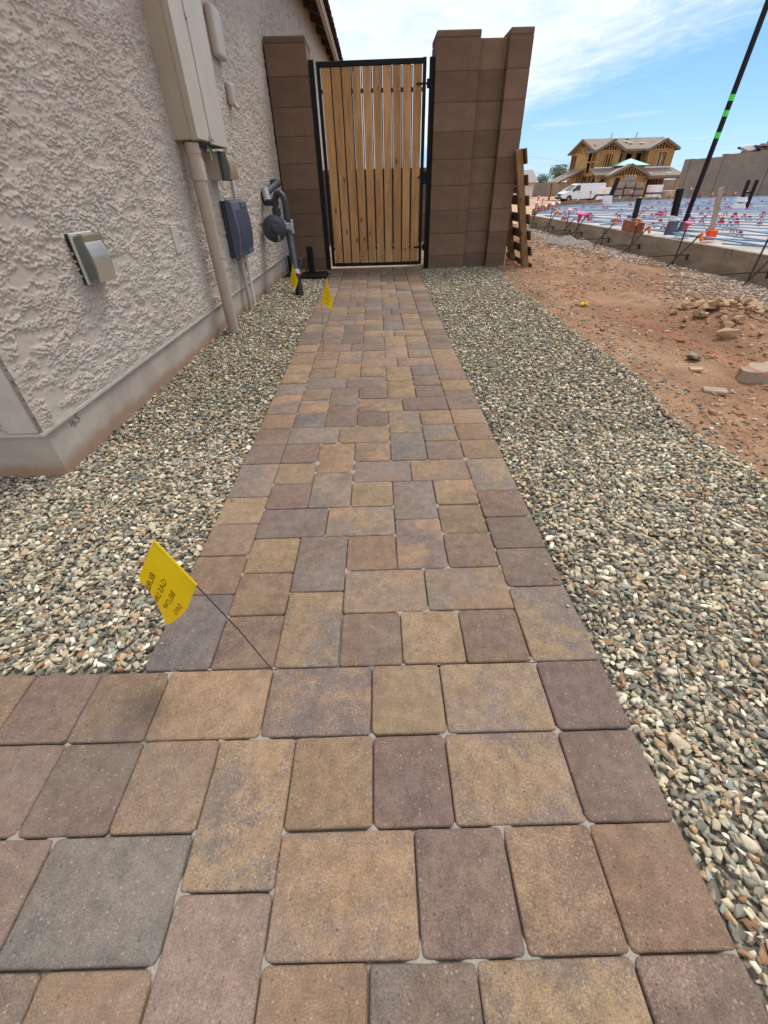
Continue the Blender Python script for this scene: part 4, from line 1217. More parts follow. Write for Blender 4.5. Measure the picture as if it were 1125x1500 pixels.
# threshold
bm = B(); box(bm, -.64, .645, 6.142, 6.30, .0, .089, .004)
o = obj('threshold', bm, M['concrete'], None, origin=(0, 6.22, .0)); tag(o, 'pale concrete strip on the ground under wooden gate', 'threshold')

# ================================================================== GATE
gate = thing('wooden_gate', 'cedar board gate in a black metal frame at path end', 'gate', (0, 6.16, .1))
GY = 6.135
fr = .036
bm = B(); box(bm, -.569, -.569 + fr, GY, GY + .035, .115, 1.912, .003); obj('frame_stile', bm, M['black'], gate)
bm = B(); box(bm, .556 - fr, .556, GY, GY + .035, .115, 1.928, .003); obj('frame_stile', bm, M['black'], gate)
bm = B(); hexa(bm, [(-.568, GY - .002, 1.872), (.555, GY - .002, 1.884), (.555, GY + .036, 1.884), (-.568, GY + .036, 1.872), (-.568, GY - .002, 1.914), (.555, GY - .002, 1.924), (.555, GY + .036, 1.924), (-.568, GY + .036, 1.914)], .003); obj('frame_rail', bm, M['black'], gate)
bm = B(); box(bm, -.569 + fr, .556 - fr, GY - .001, GY + .036, .110, .146, .003); obj('frame_rail', bm, M['black'], gate)
rails = (1.700, .990, .300)
for z_ in rails:
    bm = B(); box(bm, -.533, .520, GY + .034, GY + .056, z_ - .017, z_ + .017, .002); obj('cross_rail', bm, M['black'], gate)
NB = 10
pitch = 1.046 / NB
for k in range(NB):
    xa = -.527 + k * pitch + .006 + rng.uniform(-.002, .002); w = pitch - (.0185 if 2 < k < 9 else .0140)
    bm = B(); box(bm, xa, xa + w, GY + .008, GY + .028, .148 + rng.uniform(0, .004), 1.872 + .010 * k / NB, .0025)
    b = obj('board', bm, M['cedar'], gate, origin=(xa + w / 2, GY + .02, 1.0)); b.rotation_euler.y = rng.uniform(-.0015, .0015)
    for z_ in rails:
        for q in (.27, .73):
            bm = B(); tube(bm, [(xa + w * q, GY + .008, z_), (xa + w * q, GY + .0045, z_)], .0042, 6); obj('screw', bm, M['zinc'], b)
for k in range(1, NB):
    xc = -.527 + k * pitch - .003
    bm = B(); box(bm, xc - .0065, xc + .0065, GY + .024, GY + .036, .140, 1.878, .001); obj('picket', bm, M['black'], gate)
# latch and hinges
for z_, s in ((1.735, 1), (.30, 1)):
    bm = B(); box(bm, .455, .60, GY - .012, GY - .003, z_ - .008, z_ + .008, .002); tube(bm, [(.575, GY - .008, z_ - .035), (.575, GY - .008, z_ + .035)], .013, 10); obj('hinge', bm, M['black'], gate)
bm = B(); box(bm, .545, .60, GY - .010, GY + .02, .92, 1.03, .004); box(bm, .49, .56, GY - .012, GY - .002, .97, .985, .002); obj('latch', bm, M['black'], gate)
for (xa, xb, lab) in ((-.644, -.590, 'black steel post on hinge side of gate beside left pillar'), (.588, .637, 'black steel post between gate and right block pillar')):
    bm = B(); box(bm, xa, xb, 6.115, 6.168, .0, 1.925, .003)
    o = obj('gate_post', bm, M['black'], None, origin=((xa + xb) / 2, 6.14, 0)); tag(o, lab, 'post')

# ================================================================== MARKER FLAGS
def text_mesh(body, size):
    cu = bpy.data.curves.new('lettering', 'FONT'); cu.body = body; cu.size = size; cu.align_x = 'LEFT'; cu.resolution_u = 2
    o = bpy.data.objects.new('lettering_src', cu); COL.objects.link(o)
    dg = bpy.context.evaluated_depsgraph_get(); dg.update()
    me = bpy.data.meshes.new_from_object(o.evaluated_get(dg))
    vs = [v.co.copy() for v in me.vertices]; fs = [tuple(p.vertices) for p in me.polygons]
    bpy.data.objects.remove(o); bpy.data.meshes.remove(me); bpy.data.curves.remove(cu)
    return vs, fs
def flag(label, base, hem_lo, hem_hi, surf, lines, group, hem_len, tail, text_size=.0135, u0=.20):
    """surf(u, v): u 0..1 from hem bottom to hem top, v 0..1 away from the hem"""
    t = thing('marker_flag', label, 'flag', base, 0, group)
    bm = B(); tube(bm, [Vector(base) - Vector((0, 0, .02)), Vector(base).lerp(Vector(hem_lo), .5) + Vector((.002, 0, .002)), Vector(hem_lo), Vector(hem_hi)], .00125, 6); obj('wire', bm, M['wire'], t)
    bm = B(); nu, nv = 14, 18
    def nrm_at(u, v):
        e = .01
        a = surf(min(1, u + e), v) - surf(max(0, u - e), v); b = surf(u, min(1, v + e)) - surf(u, max(0, v - e))
        return a.cross(b).normalized()
    grids = []
    for s in (.00022, -.00022):
        grids.append([[bm.verts.new(surf(i / nu, j / nv) + nrm_at(i / nu, j / nv) * s) for j in range(nv + 1)] for i in range(nu + 1)])
    for q, gdd in enumerate(grids):
        for i in range(nu):
            for j in range(nv):
                f = (gdd[i][j], gdd[i + 1][j], gdd[i + 1][j + 1], gdd[i][j + 1])
                bm.faces.new(f if q == 0 else f[::-1])
    A, Bq = grids
    for i in range(nu):
        for j in (0, nv): bm.faces.new((A[i][j], Bq[i][j], Bq[i + 1][j], A[i + 1][j]))
    for j in range(nv):
        for i in (0, nu): bm.faces.new((A[i][j], A[i][j + 1], Bq[i][j + 1], Bq[i][j]))
    bmesh.ops.recalc_face_normals(bm, faces=bm.faces)
    cloth = obj('vinyl', bm, M['yellow'], t, smooth=True)
    bm = B(); tube(bm, [Vector(hem_lo), Vector(hem_hi)], .0032, 8); obj('hem', bm, M['yellow'], t, smooth=True)
    camp = Vector((0, 0, CAM_H))
    bm = B()
    for k, ln in enumerate(lines):
        vs, fs = text_mesh(ln, text_size)
        u_base = u0 + (len(lines) - 1 - k) * .225; wid = max(v.x for v in vs)
        put = []
        for v in vs:
            u = u_base + v.y / hem_len; vv = .52 + (v.x - wid / 2) / tail
            u = min(max(u, .0), 1.); vv = min(max(vv, 0.), 1.)
            p = surf(u, vv); n_ = nrm_at(u, vv)
            if n_.dot(camp - p) < 0: n_ = -n_
            put.append(bm.verts.new(p + n_ * .0006))
        for f in fs:
            try: bm.faces.new([put[i] for i in f])
            except ValueError: pass
    obj('lettering', bm, M['ink'], t)
    return t
def bez(p0, p1, p2, t): return p0 * (1 - t) ** 2 + p1 * 2 * t * (1 - t) + p2 * t * t
V3 = Vector
# near flag: leans over the gravel, print seen from the back
hl, hh = V3((-.367, .56, .282)), V3((-.412, .566, .392))
def surf1(u, v):
    hem = hl.lerp(hh, u)
    lo_end = V3((-.474, .575, .148)); hi_end = V3((-.485, .600, .262))
    lo_mid = V3((-.405, .535, .200)); hi_mid = V3((-.462, .52, .318))
    m_, e_ = lo_mid.lerp(hi_mid, u), lo_end.lerp(hi_end, u)
    p = bez(hem, m_, e_, v)
    p += V3((0, -1, 0)) * .004 * math.sin(v * 7 + u * 4)
    return p
LN = ['BURIED', 'GAS LINE', 'BELOW', 'SWG']
GF = 'yellow marker flags along the gas line'
flag('large yellow marker flag leaning over gravel at corner of crossing walk', (-.266, .5535, -.004), hl, hh, surf1, LN, GF, .118, .150, .0185, .07)
hl2, hh2 = V3((-.352, 2.85, .325)), V3((-.303, 2.85, .462))
def surf2(u, v):
    hem = hl2.lerp(hh2, u)
    e_ = V3((-.285, 2.815, .290)).lerp(V3((-.276, 2.80, .352)), u)
    m_ = V3((-.318, 2.80, .335)).lerp(V3((-.298, 2.80, .415)), u)
    return bez(hem, m_, e_, v)
flag('folded yellow marker flag on a wire standing between path pavers', (-.3765, 2.845, .015), hl2, hh2, surf2, LN, GF, .14, .16, .019, .10)
hl3, hh3 = V3((-.850, 4.60, .190)), V3((-.800, 4.60, .335))
def surf3(u, v):
    hem = hl3.lerp(hh3, u)
    e_ = V3((-.800, 4.56, .125)).lerp(V3((-.765, 4.56, .205)), u)
    m_ = V3((-.825, 4.545, .17)).lerp(V3((-.785, 4.545, .27)), u)
    return bez(hem, m_, e_, v)
flag('yellow marker flag hanging against the black foot of gas pipe', (-.80, 4.60, .0), hl3, hh3, surf3, LN, GF, .15, .13, .019, .10)
# a crumpled scrap of the same vinyl with its wire lying on the dirt
bz = float(dirt_z(np.array([1.77]), np.array([3.9]))[0])
t = thing('fallen_flag', 'crumpled yellow marker flag lying on the red dirt', 'flag', (1.77, 3.9, bz))
bm = B(); rr2 = random.Random(5)
gp = [[bm.verts.new((1.735 + i * .018, 3.89 + j * .014, bz + .012 + rr2.uniform(-.008, .026))) for j in range(4)] for i in range(5)]
for i in range(4):
    for j in range(3): bm.faces.new((gp[i][j], gp[i + 1][j], gp[i + 1][j + 1], gp[i][j + 1]))
obj('vinyl', bm, M['yellow'], t)
bm = B(); tube(bm, [(1.79, 3.90, bz + .012), (1.93, 3.88, bz + .02), (2.08, 3.92, bz + .028), (2.2, 3.99, bz + .035)], .0022, 5); obj('wire', bm, M['stake_wood'], t)

# ================================================================== RIGHT SIDE: DIRT EDGE
def dz(x, y): return float(dirt_z(np.array([float(x)]), np.array([float(y)]))[0])
# pallet on edge, leaning on the outer pillar
pal = thing('wooden_pallet', 'brown wooden pallet stood on edge leaning behind the outer pillar', 'pallet', (1.88, 6.4, .0))
def pl(y, z, off=0.0):
    t_ = z / 1.22
    return V3((1.905 - .30 * t_ + off, y, z))
for y in (5.985, 6.62, 7.20):
    bm = B(); beam(bm, pl(y, -.03, -.045), pl(y, 1.19, -.045), .075, .085, (0, 1, 0), .004); obj('stringer', bm, M['pallet_wood'], pal, origin=pl(y, .5, -.045))
for k, z in enumerate((.055, .245, .405, .565, .74, .925, 1.13)):
    w = .135 if k in (0, 6) else .098
    bm = B(); beam(bm, pl(5.885, z, .012), pl(7.28, z, .012), .020, w, (-.246, 0, 1), .003); obj('slat', bm, M['dark_wood'], pal, origin=pl(6.4, z))
o = obj('survey_stake', beam(B(), (1.548, 5.87, -.06), (1.553, 5.88, .285), .016, .008, (0, 1, 0), .001), M['stake_wood'], None, origin=(1.55, 5.875, .02))
tag(o, 'thin wooden stake in front of outer pillar holding pink string', 'stake')
bm = B()
A_, B_ = V3((1.55, 5.866, .19)), V3((2.06, 2.16, .055))
pts = [A_.lerp(B_, k / 16) + V3((0, 0, -.03 * math.sin(math.pi * k / 16))) for k in range(17)] + [V3((2.16, 1.4, .06)), V3((2.25, .7, .06))]
for i, p in enumerate(pts):
    if 0 < i < 17: p.z = max(p.z, dz(p.x, p.y) + .006)
tube(bm, pts, .0019, 5)
tube(bm, [A_ + V3((-.01, -.01, -.004)), A_ + V3((.012, -.01, .004)), A_ + V3((.012, .02, 0)), A_ + V3((-.01, .02, .002))], .003, 5)
o = obj('string_line', bm, M['pink_string'], None, origin=A_); tag(o, 'pink mason string running from thin stake across red dirt', 'string')

def rock_mesh(seed, npts=13):
    r_ = np.random.default_rng(seed); p = r_.normal(size=(npts, 3)); p /= np.linalg.norm(p, axis=1)[:, None]; p *= r_.uniform(.7, 1.05, (npts, 1)) * np.array([1, .74, .46])
    bm = tri_faces_hull(p)
    bmesh.ops.bevel(bm, geom=list(bm.edges), offset=.03, segments=1, affect='EDGES', clamp_overlap=True)
    me = bpy.data.meshes.new('rock'); bm.to_mesh(me); bm.free(); return me
RM = [rock_mesh(300 + i) for i in range(10)]
for m_ in RM: m_.materials.append(M['rock'])
RMG = [m_.copy() for m_ in RM]
for m_ in RMG: m_.materials.clear(); m_.materials.append(M['rock_grey'])
def rock(x, y, s, label=None, group=None, mats=RM, flat=1.0, sink=.25, rot=None):
    o = bpy.data.objects.new('rock', mats[rng.randrange(len(mats))]); COL.objects.link(o)
    o.scale = (s * rng.uniform(.8, 1.25), s * rng.uniform(.8, 1.1), s * flat * rng.uniform(.8, 1.1))
    o.rotation_euler = (rng.uniform(-.4, .4), rng.uniform(-.4, .4), rng.uniform(0, 6.28) if rot is None else rot)
    o.location = (x, y, dz(x, y) + s * .5 * flat * (1 - 2 * sink) + .004)
    tag(o, label or 'brown rock in the heap on red dirt near right edge', 'rock', group or 'rocks heaped on the dirt')
    return o
for k in range(120):
    a, r_ = rng.uniform(0, 6.28), rng.random() ** .6
    x, y = 2.82 + .62 * r_ * math.cos(a), 3.28 + .62 * r_ * math.sin(a)
    o = rock(x, y, rng.choice((.026, .032, .04, .05, .06, .072, .09)))
    o.location.z += -.006 + .045 * (1 - r_)
for k in range(44):
    x = rng.uniform(1.75, 4.2); y = rng.uniform(1.6, 9.5)
    rock(x, y, rng.choice((.014, .018, .024, .032)), 'small loose stone lying on the red dirt', 'loose stones on the dirt', RM if rng.random() < .6 else RMG)
o = rock(1.955, 2.62, .075, 'dark flat rock on dirt between gravel and concrete chunk', 'single rocks on the dirt', RMG, .75, .2, .5)
o = rock(1.61, 3.17, .035, 'small dark clod on the dirt near gravel edge', 'single rocks on the dirt', RM, .8)
# squared pale chip
bm = B(); box(bm, -.055, .055, -.028, .028, 0, .02, .004, 1, Matrix.Translation((1.745, 2.09, dz(1.745, 2.09) - .003)) @ Matrix.Rotation(-.35, 4, 'Z') @ Matrix.Rotation(.1, 4, 'X'))
o = obj('concrete_chip', bm, M['concrete'], None, origin=(1.745, 2.09, .01)); tag(o, 'small flat pale concrete chip on dirt beside gravel edge', 'chip')
bm = B(); prism(bm, [(0, 0, 0), (.07, -.01, 0), (.085, .035, 0), (.02, .05, 0)], (0, 0, .012)); bmesh.ops.translate(bm, verts=bm.verts, vec=(1.80, 2.40, dz(1.83, 2.42) + .002))
o = obj('stone_flake', bm, M['rock'], None, origin=(1.83, 2.42, .01)); tag(o, 'thin tan stone flake on dirt left of concrete chunk', 'stone')
# broken curb chunk
bm = B()
zc = dz(2.1, 2.3) - .015
front = [(1.985, 2.262), (2.02, 2.232), (2.07, 2.225), (2.70, 2.36), (2.70, 2.47), (2.24, 2.41), (2.17, 2.375), (2.12, 2.385), (2.075, 2.335), (2.02, 2.315)]
prism(bm, [(x, y, zc) for x, y in front], (0.004, 0.006, .085))
for v in bm.verts:
    if v.co.x < 2.17: v.co += V3((rng.uniform(-.008, .008), rng.uniform(-.008, .008), rng.uniform(-.004, .004)))
bmesh.ops.bevel(bm, geom=list(bm.edges), offset=.0022, segments=1, affect='EDGES', clamp_overlap=True)
o = obj('concrete_chunk', bm, M['concrete'], None, origin=(2.3, 2.35, zc)); tag(o, 'long broken concrete curb chunk lying on dirt at right edge', 'concrete chunk')
# grey slurry heap
def heap(name, x, y, rx, ry, h, mat, label, cat, seed):
    n_ = 26
    bm = B(); r_ = random.Random(seed)
    rows = []
    for i in range(n_ + 1):
        row = []
        for j in range(n_ + 1):
            u, v = i / n_ * 2 - 1, j / n_ * 2 - 1
            d_ = math.sqrt(u * u + v * v)
            nn = mnoise.fractal(V3((u * 2.2, v * 2.2, seed)), .8, 2.0, 4)
            zz = h * max(0, 1 - d_ ** 1.6) * (1 + .6 * nn) + .02 * nn - .03
            row.append(bm.verts.new((x + u * rx, y + v * ry, dz(x + u * rx, y + v * ry) + zz)))
        rows.append(row)
    for i in range(n_):
        for j in range(n_): bm.faces.new((rows[i][j], rows[i + 1][j], rows[i + 1][j + 1], rows[i][j + 1]))
    o = obj(name, bm, mat, None, origin=(x, y, dz(x, y)), smooth=True)
    return tag(o, label, cat)
heap('slurry_heap', 3.75, 9.7, .55, .75, .13, M['slurry'], 'low grey heap of dried slurry on dirt near form', 'heap', 4)

# ================================================================== SLAB UNDER CONSTRUCTION
poly = [(4.49, -1.5), (4.49, 14.6), (5.2, 16.4), (7.2, 20.2), (10.2, 22.2), (14.3, 24.2), (18.4, 25.5), (18.4, -1.5)]
bm = B()
bm.faces.new([bm.verts.new((x, y, .165)) for x, y in poly][::-1]); bm.normal_update()
if bm.faces[:][0].normal.z < 0: bmesh.ops.reverse_faces(bm, faces=bm.faces[:])
o = obj('slab_bed', bm, M['slab']); o['kind'] = 'structure'
form = thing('slab_form', 'long weathered form edge around the slab with steel stakes outside it', 'form', (4.44, 6, -.1))
y = -1.5
while y < 14.5:
    y2 = min(y + 2.68, 14.6)
    bm = B(); box(bm, 4.405 + rng.uniform(-.004, .004), 4.47, y + .003, y2 - .003, -.35, .20 + rng.uniform(-.006, .004), .004); obj('form_board', bm, M['form'], form, origin=(4.44, y, 0)); y = y2
fb = thing('slab_form', 'far tan plank form closing the back of rebar slab', 'form', (7, 20, 0))
for (a, b) in zip(poly[1:6], poly[2:7]):
    bm = B(); beam(bm, (a[0], a[1] + .05, .13), (b[0], b[1] + .05, .13), .05, .42, (0, 0, 1)); obj('form_board', bm, M['pallet_wood'] if a[0] < 8 else M['form_wood'], fb, origin=(a[0], a[1], 0))
# cables
def inside_seg(p, d):
    """clip an infinite line to the (convex enough) slab outline"""
    ts = []
    for (x0, y0), (x1, y1) in zip(poly, poly[1:] + poly[:1]):
        ex, ey = x1 - x0, y1 - y0
        den = d[0] * ey - d[1] * ex
        if abs(den) < 1e-9: continue
        t_ = ((x0 - p[0]) * ey - (y0 - p[1]) * ex) / den
        s_ = ((x0 - p[0]) * d[1] - (y0 - p[1]) * d[0]) / den
        if -1e-6 <= s_ <= 1 + 1e-6: ts.append(t_)
    return (min(ts), max(ts)) if len(ts) >= 2 else None
cd = (-.579, .815)
nd = (.815, .579)
k = 0
s_ = 3.2
while s_ < 29:
    p = (nd[0] * s_, nd[1] * s_)
    dd = (cd[0] + rng.uniform(-.02, .02), cd[1])
    r_ = inside_seg(p, dd)
    if r_ and r_[1] - r_[0] > .5:
        n_ = 10; bm = B()
        tube(bm, [(p[0] + dd[0] * t_, p[1] + dd[1] * t_, .225 + .012 * math.sin(q * 1.9 + k)) for q, t_ in enumerate(np.linspace(r_[0], r_[1], n_))], .0105, 5)
        o = obj('cable', bm, M['cable'], None, origin=(p[0] + dd[0] * r_[0], p[1] + dd[1] * r_[0], .22)); tag(o, 'blue sheathed cable laid diagonally across the slab bed', 'cable', 'cables across the slab')
        k += 1
    s_ += rng.choice((.30, .52, .66, .78))
for k, (x, dx) in enumerate(((4.62, .0), (4.86, .05), (5.25, .12))):
    bm = B(); tube(bm, [(x + dx * q + .02 * math.sin(q * 2.2 + k), 1 + q * 1.5, .245) for q in range(9)], .012, 5)
    o = obj('cable', bm, M['cable'], None, origin=(x, 1, .24)); tag(o, ('blue sheathed cable lying tight against inside of near form', 'blue sheathed cable second in from the near form', 'blue sheathed cable third in from near form, drifting away')[k], 'cable', 'cables along the form')
# red rebar chairs
def chair_mesh():
    bm = B()
    tube(bm, [(0, 0, .065), (0, 0, .085)], [.03, .022], 6)
    for q in range(4):
        a = R(45 + 90 * q); tube(bm, [(.015 * math.cos(a), .015 * math.sin(a), .072), (.06 * math.cos(a), .06 * math.sin(a), .0)], [.013, .010], 4)
    me = bpy.data.meshes.new('cable_chair'); bm.to_mesh(me); bm.free(); me.materials.append(M['chair_red']); return me
CM = chair_mesh()
def in_poly(x, y):
    c = False
    for (x0, y0), (x1, y1) in zip(poly, poly[1:] + poly[:1]):
        if (y0 > y) != (y1 > y) and x < (x1 - x0) * (y - y0) / (y1 - y0) + x0: c = not c
    return c
n_ch = 0
while n_ch < 190:
    y = 4.5 + 19 * rng.random(); x = 4.6 + 13 * rng.random()
    if not in_poly(x, y) or x / y > .80: continue
    # sit on the nearest lane under the cables
    o = bpy.data.objects.new('cable_chair', CM); COL.objects.link(o)
    o.location = (x, y, .166); o.rotation_euler = (0, 0, rng.uniform(0, 1.5)); s = rng.uniform(.85, 1.15); o.scale = (s, s, s)
    tag(o, 'small red plastic chair holding cables up off slab bed', 'cable chair', 'red chairs under the slab cables'); n_ch += 1
# stakes along the form
def cap_mesh(mat):
    bm = B(); tube(bm, [(0, 0, -.075), (0, 0, -.02), (0, 0, -.008), (0, 0, 0), (0, 0, .010)], [.017, .020, .034, .050, .046], 8)
    me = bpy.data.meshes.new('cap'); bm.to_mesh(me); bm.free(); me.materials.append(mat); return me
CAPS = {k: cap_mesh(M[k]) for k in ('pink', 'magenta', 'orange', 'white_cap', 'safety_orange')}
def put_cap(k, parent, p, s=1.0, tilt=(0, 0)):
    o = bpy.data.objects.new('cap', CAPS[k]); COL.objects.link(o); o.parent = parent
    o.location = V3(p) - wloc(parent); o.scale = (s, s, s); o.rotation_euler = (tilt[0], tilt[1], rng.uniform(0, 3))
pairs = [(5.50, .38, .43, None, None, 'capless steel stake pair nearest on the form at right edge'),
         (7.05, .41, .30, 'magenta', 'orange', 'steel stake pair below tall black pole, pink and orange caps'),
         (8.41, .39, .30, 'orange', 'orange', 'steel stake pair beside the red brown board, two tan orange caps'),
         (9.56, .20, .34, None, 'orange', 'steel stake pair left of red brown board, one orange cap'),
         (10.89, .37, .37, 'magenta', 'magenta', 'steel stake pair with the largest hot pink caps on form'),
         (11.55, .42, .27, 'pink', None, 'steel stake with pale pink cap behind the grey slurry heap'),
         (12.70, .49, .36, 'pink', 'orange', 'steel stake pair with pale pink and rust caps by grey heap'),
         (14.07, .50, .38, 'pink', 'magenta', 'farthest steel stake pair on form, seen beside the pallet')]
for (yv, zv, zb, cv, cb, lab) in pairs:
    t = thing('form_stake', lab, 'stake', (4.37, yv, -.1), 0, 'steel stakes along the slab form')
    bm = B(); tube(bm, [(4.345, yv, -.3), (4.36, yv - .03, zv)], .0105, 7); obj('stake', bm, M['steel'], t)
    bm = B(); tube(bm, [(4.05, yv - .30, dz(4.05, yv - .3) - .05), (4.375, yv - .36, zb)], .0105, 7); obj('brace', bm, M['steel'], t)
    bm = B(); tube(bm, [(3.86, yv - .22, .045), (4.40, yv - .22, .055)], .009, 6); tube(bm, [(4.385, yv - .22, .056), (4.385, yv - .22, -.01)], .016, 6); obj('cross_pin', bm, M['steel'], t)
    if cv: put_cap(cv, t, (4.36, yv - .03, zv), 1.15 if yv != 10.89 else 1.9, (.2, -.15))
    if cb: put_cap(cb, t, (4.375, yv - .36, zb), 1.15 if yv != 10.89 else 1.6, (-.1, .5))
far_pts = []
for (a, b) in zip(poly[1:6], poly[2:7]):
    L = math.hypot(b[0] - a[0], b[1] - a[1]); n_ = int(L / .62)
    for q in range(n_): far_pts.append((a[0] + (b[0] - a[0]) * (q + .5) / n_, a[1] + (b[1] - a[1]) * (q + .5) / n_))
for i, (x, y) in enumerate(far_pts):
    kk = ('white_cap', 'pink', 'white_cap', 'pink')[i % 4] if rng.random() < .8 else 'magenta'
    hgt = rng.uniform(.36, .62) if kk != 'white_cap' else rng.uniform(.30, .42)
    nm = {'white_cap': 'white', 'pink': 'pink', 'magenta': 'hot pink'}[kk]
    t = thing('capped_stake', 'thin %s capped stake along the far form of slab' % nm, 'stake', (x, y - .06, .2), 0, '%s capped stakes on the far form' % nm)
    bm = B(); tube(bm, [(x, y - .06, .1), (x + rng.uniform(-.03, .03), y - .06, hgt)], .011, 5); obj('stake', bm, M['steel'], t)
    put_cap(kk, t, (x, y - .06, hgt), 1.05, (rng.uniform(-.4, .4), rng.uniform(-.4, .4)))
# black plumbing stubs
def foam(t, x, y, z0, z1, r, mat, n_=10):
    bm = B(); tube(bm, [(x, y, z0), (x + .005, y, z0 + (z1 - z0) * .3), (x - .006, y, z0 + (z1 - z0) * .6), (x, y, z1)], [r, r * 1.12, r * .98, r * .9], n_); return obj('foam_wrap', bm, mat, t, smooth=True)
t = thing('pipe_stub', 'wide black pipe stub wrapped in white and grey foam, left of tall pole', 'pipe', (4.64, 7.85, .165))
bm = B(); tube(bm, [(4.64, 7.85, .16), (4.575, 7.86, .79)], .052, 14); obj('pipe', bm, M['black_plastic'], t, smooth=True)
foam(t, 4.632, 7.84, .165, .40, .082, M['foam_dark']); foam(t, 4.62, 7.845, .38, .45, .074, M['foam'])
bm = B(); box(bm, 4.44, 4.72, 7.60, 7.80, .166, .215, .02); obj('foam_pad', bm, M['foam'], t)
t = thing('tall_pole', 'tall black pole with three bright green tape bands rising from slab', 'pole', (4.78, 7.82, .165))
pp = lambda z: V3((4.785 + .042 * (z - .2), 7.82, z))
bm = B(); tube(bm, [pp(.2), pp(5.2)], .034, 14); obj('shaft', bm, M['black_plastic'], t, smooth=True)
for z in (1.375, 1.60, 1.755):
    bm = B(); tube(bm, [pp(z - .032), pp(z + .032)], .0356, 14); obj('tape_band', bm, M['green_tape'], t, smooth=True)
foam(t, 4.785, 7.80, .165, .38, .062, M['foam_dark']); foam(t, 4.79, 7.76, .165, .25, .085, M['foam'])
t = thing('pipe_stub', 'plain black pipe stub standing behind the red brown board', 'pipe', (5.9, 11.57, .165))
bm = B(); tube(bm, [(5.9, 11.57, .16), (5.885, 11.57, .60)], .058, 12); obj('pipe', bm, M['black_plastic'], t, smooth=True)
t = thing('pipe_stub', 'pair of black pipe stubs joined by a crossbar, white foam foot', 'pipe', (10.6, 14.88, .165))
for x in (10.55, 10.78):
    bm = B(); tube(bm, [(x, 14.88, .16), (x - .01, 14.88, .86)], .05, 10); obj('pipe', bm, M['black_plastic'], t, smooth=True)
bm = B(); tube(bm, [(10.55, 14.88, .58), (10.78, 14.88, .58)], .025, 8); obj('crossbar', bm, M['black_plastic'], t)
foam(t, 10.50, 14.80, .165, .33, .16, M['foam']); foam(t, 10.50, 14.80, .35, .47, .14, M['foam'])
t = thing('pipe_stub', 'slanted black pipe stub with white foot near the far form', 'pipe', (8.97, 20.0, .165))
bm = B(); tube(bm, [(8.97, 20.0, .16), (9.15, 20.0, 1.02)], .085, 10); obj('pipe', bm, M['black_plastic'], t, smooth=True)
foam(t, 8.93, 19.95, .165, .50, .16, M['foam'])
t = thing('survey_lath', 'flat tan lath with an orange foot standing on slab edge', 'stake', (4.86, 7.21, .165))
bm = B(); beam(bm, (4.87, 7.21, .20), (4.765, 7.21, .80), .075, .016, (0, 1, 0), .002); obj('lath', bm, M['stake_wood'], t)
bm = B(); box(bm, 4.80, 4.93, 7.16, 7.24, .20, .31, .01); box(bm, 4.72, 4.90, 7.13, 7.17, .19, .215, .004); obj('foot', bm, M['safety_orange'], t)
bm = B(); beam(bm, (4.445, 9.05, .278), (4.425, 8.30, .268), .03, .155, (0, 0, 1), .004)
o = obj('plank', bm, M['red_board'], None, origin=(4.44, 8.7, .2)); tag(o, 'red brown plank standing on edge on top of the form', 'plank')

# ================================================================== FAR BUILDERS' LOT
def lz(x, y): return float(lot_z(np.array([float(x)]), np.array([float(y)]))[0])
# grey block wall on the right
t = thing('block_wall', 'tall grey block wall at right beyond slab with pilasters', 'wall', (20, 30, -.3))
segs = [(18, 22.6, 2.12), (22.6, 27.4, 2.10), (27.4, 31.2, 2.02), (31.2, 34.4, 1.94)]
for (a, b, zt) in segs:
    bm = B(); box(bm, 20.0, 20.22, a + .012, b - .012, -.5, zt); obj('wall_panel', bm, M['grey_wall'], t, origin=(20, 0, 0))
    bm = B(); box(bm, 19.96, 20.26, b - .22, b - .02, -.5, zt + .03); obj('pilaster', bm, M['grey_wall'], t, origin=(20, 0, 0))
bm = B(); box(bm, 19.98, 20.5, 34.4, 34.85, -.5, 1.97); obj('pilaster', bm, M['grey_wall'], t, origin=(20, 0, 0))
# tiles stacked behind it, scaffold
for k in range(15):
    x = 21.0 + rng.uniform(-.2, .3); y = 25.0 + k * .40; top = 2.80 - .038 * k
    bm = B()
    box(bm, -.33, .33, -.42, .42, -.05, .05, .01, 1, Matrix.Translation((x, y, top - .1)) @ Matrix.Rotation(rng.uniform(-.35, .35), 4, 'X') @ Matrix.Rotation(rng.uniform(-.3, .3), 4, 'Y'))
    box(bm, -.3, .3, -.38, .38, -.05, .05, .01, 1, Matrix.Translation((x + .1, y + .1, top - .22)) @ Matrix.Rotation(rng.uniform(-.3, .3), 4, 'X'))
    box(bm, -.3, .3, -.40, .40, -1.3, 1.3, .01, 1, Matrix.Translation((x + .12, y, top - 1.6)))
    o = obj('tile_stack', bm, (M['roof_tile'], M['tile_pack'], M['roof_tile'])[k % 3], None, origin=(x, y, lz(x, y)))
    tag(o, 'untidy stack of roof tiles showing above the grey block wall', 'tile stack', 'tile stacks behind the block wall')
t = thing('scaffold', 'grey scaffold frame standing behind the grey block wall', 'scaffold', (21.7, 28.0, -.3))
for (x, y) in ((21.8, 28.9), (21.8, 26.9)):
    bm = B(); tube(bm, [(x, y, -.4), (x, y, 3.35)], .028, 6); obj('upright', bm, M['pole_grey'], t)
for z in (2.35, 2.85, 3.3):
    bm = B(); tube(bm, [(21.8, 28.9, z), (21.8, 26.9, z)], .022, 6); obj('crossbar', bm, M['pole_grey'], t)

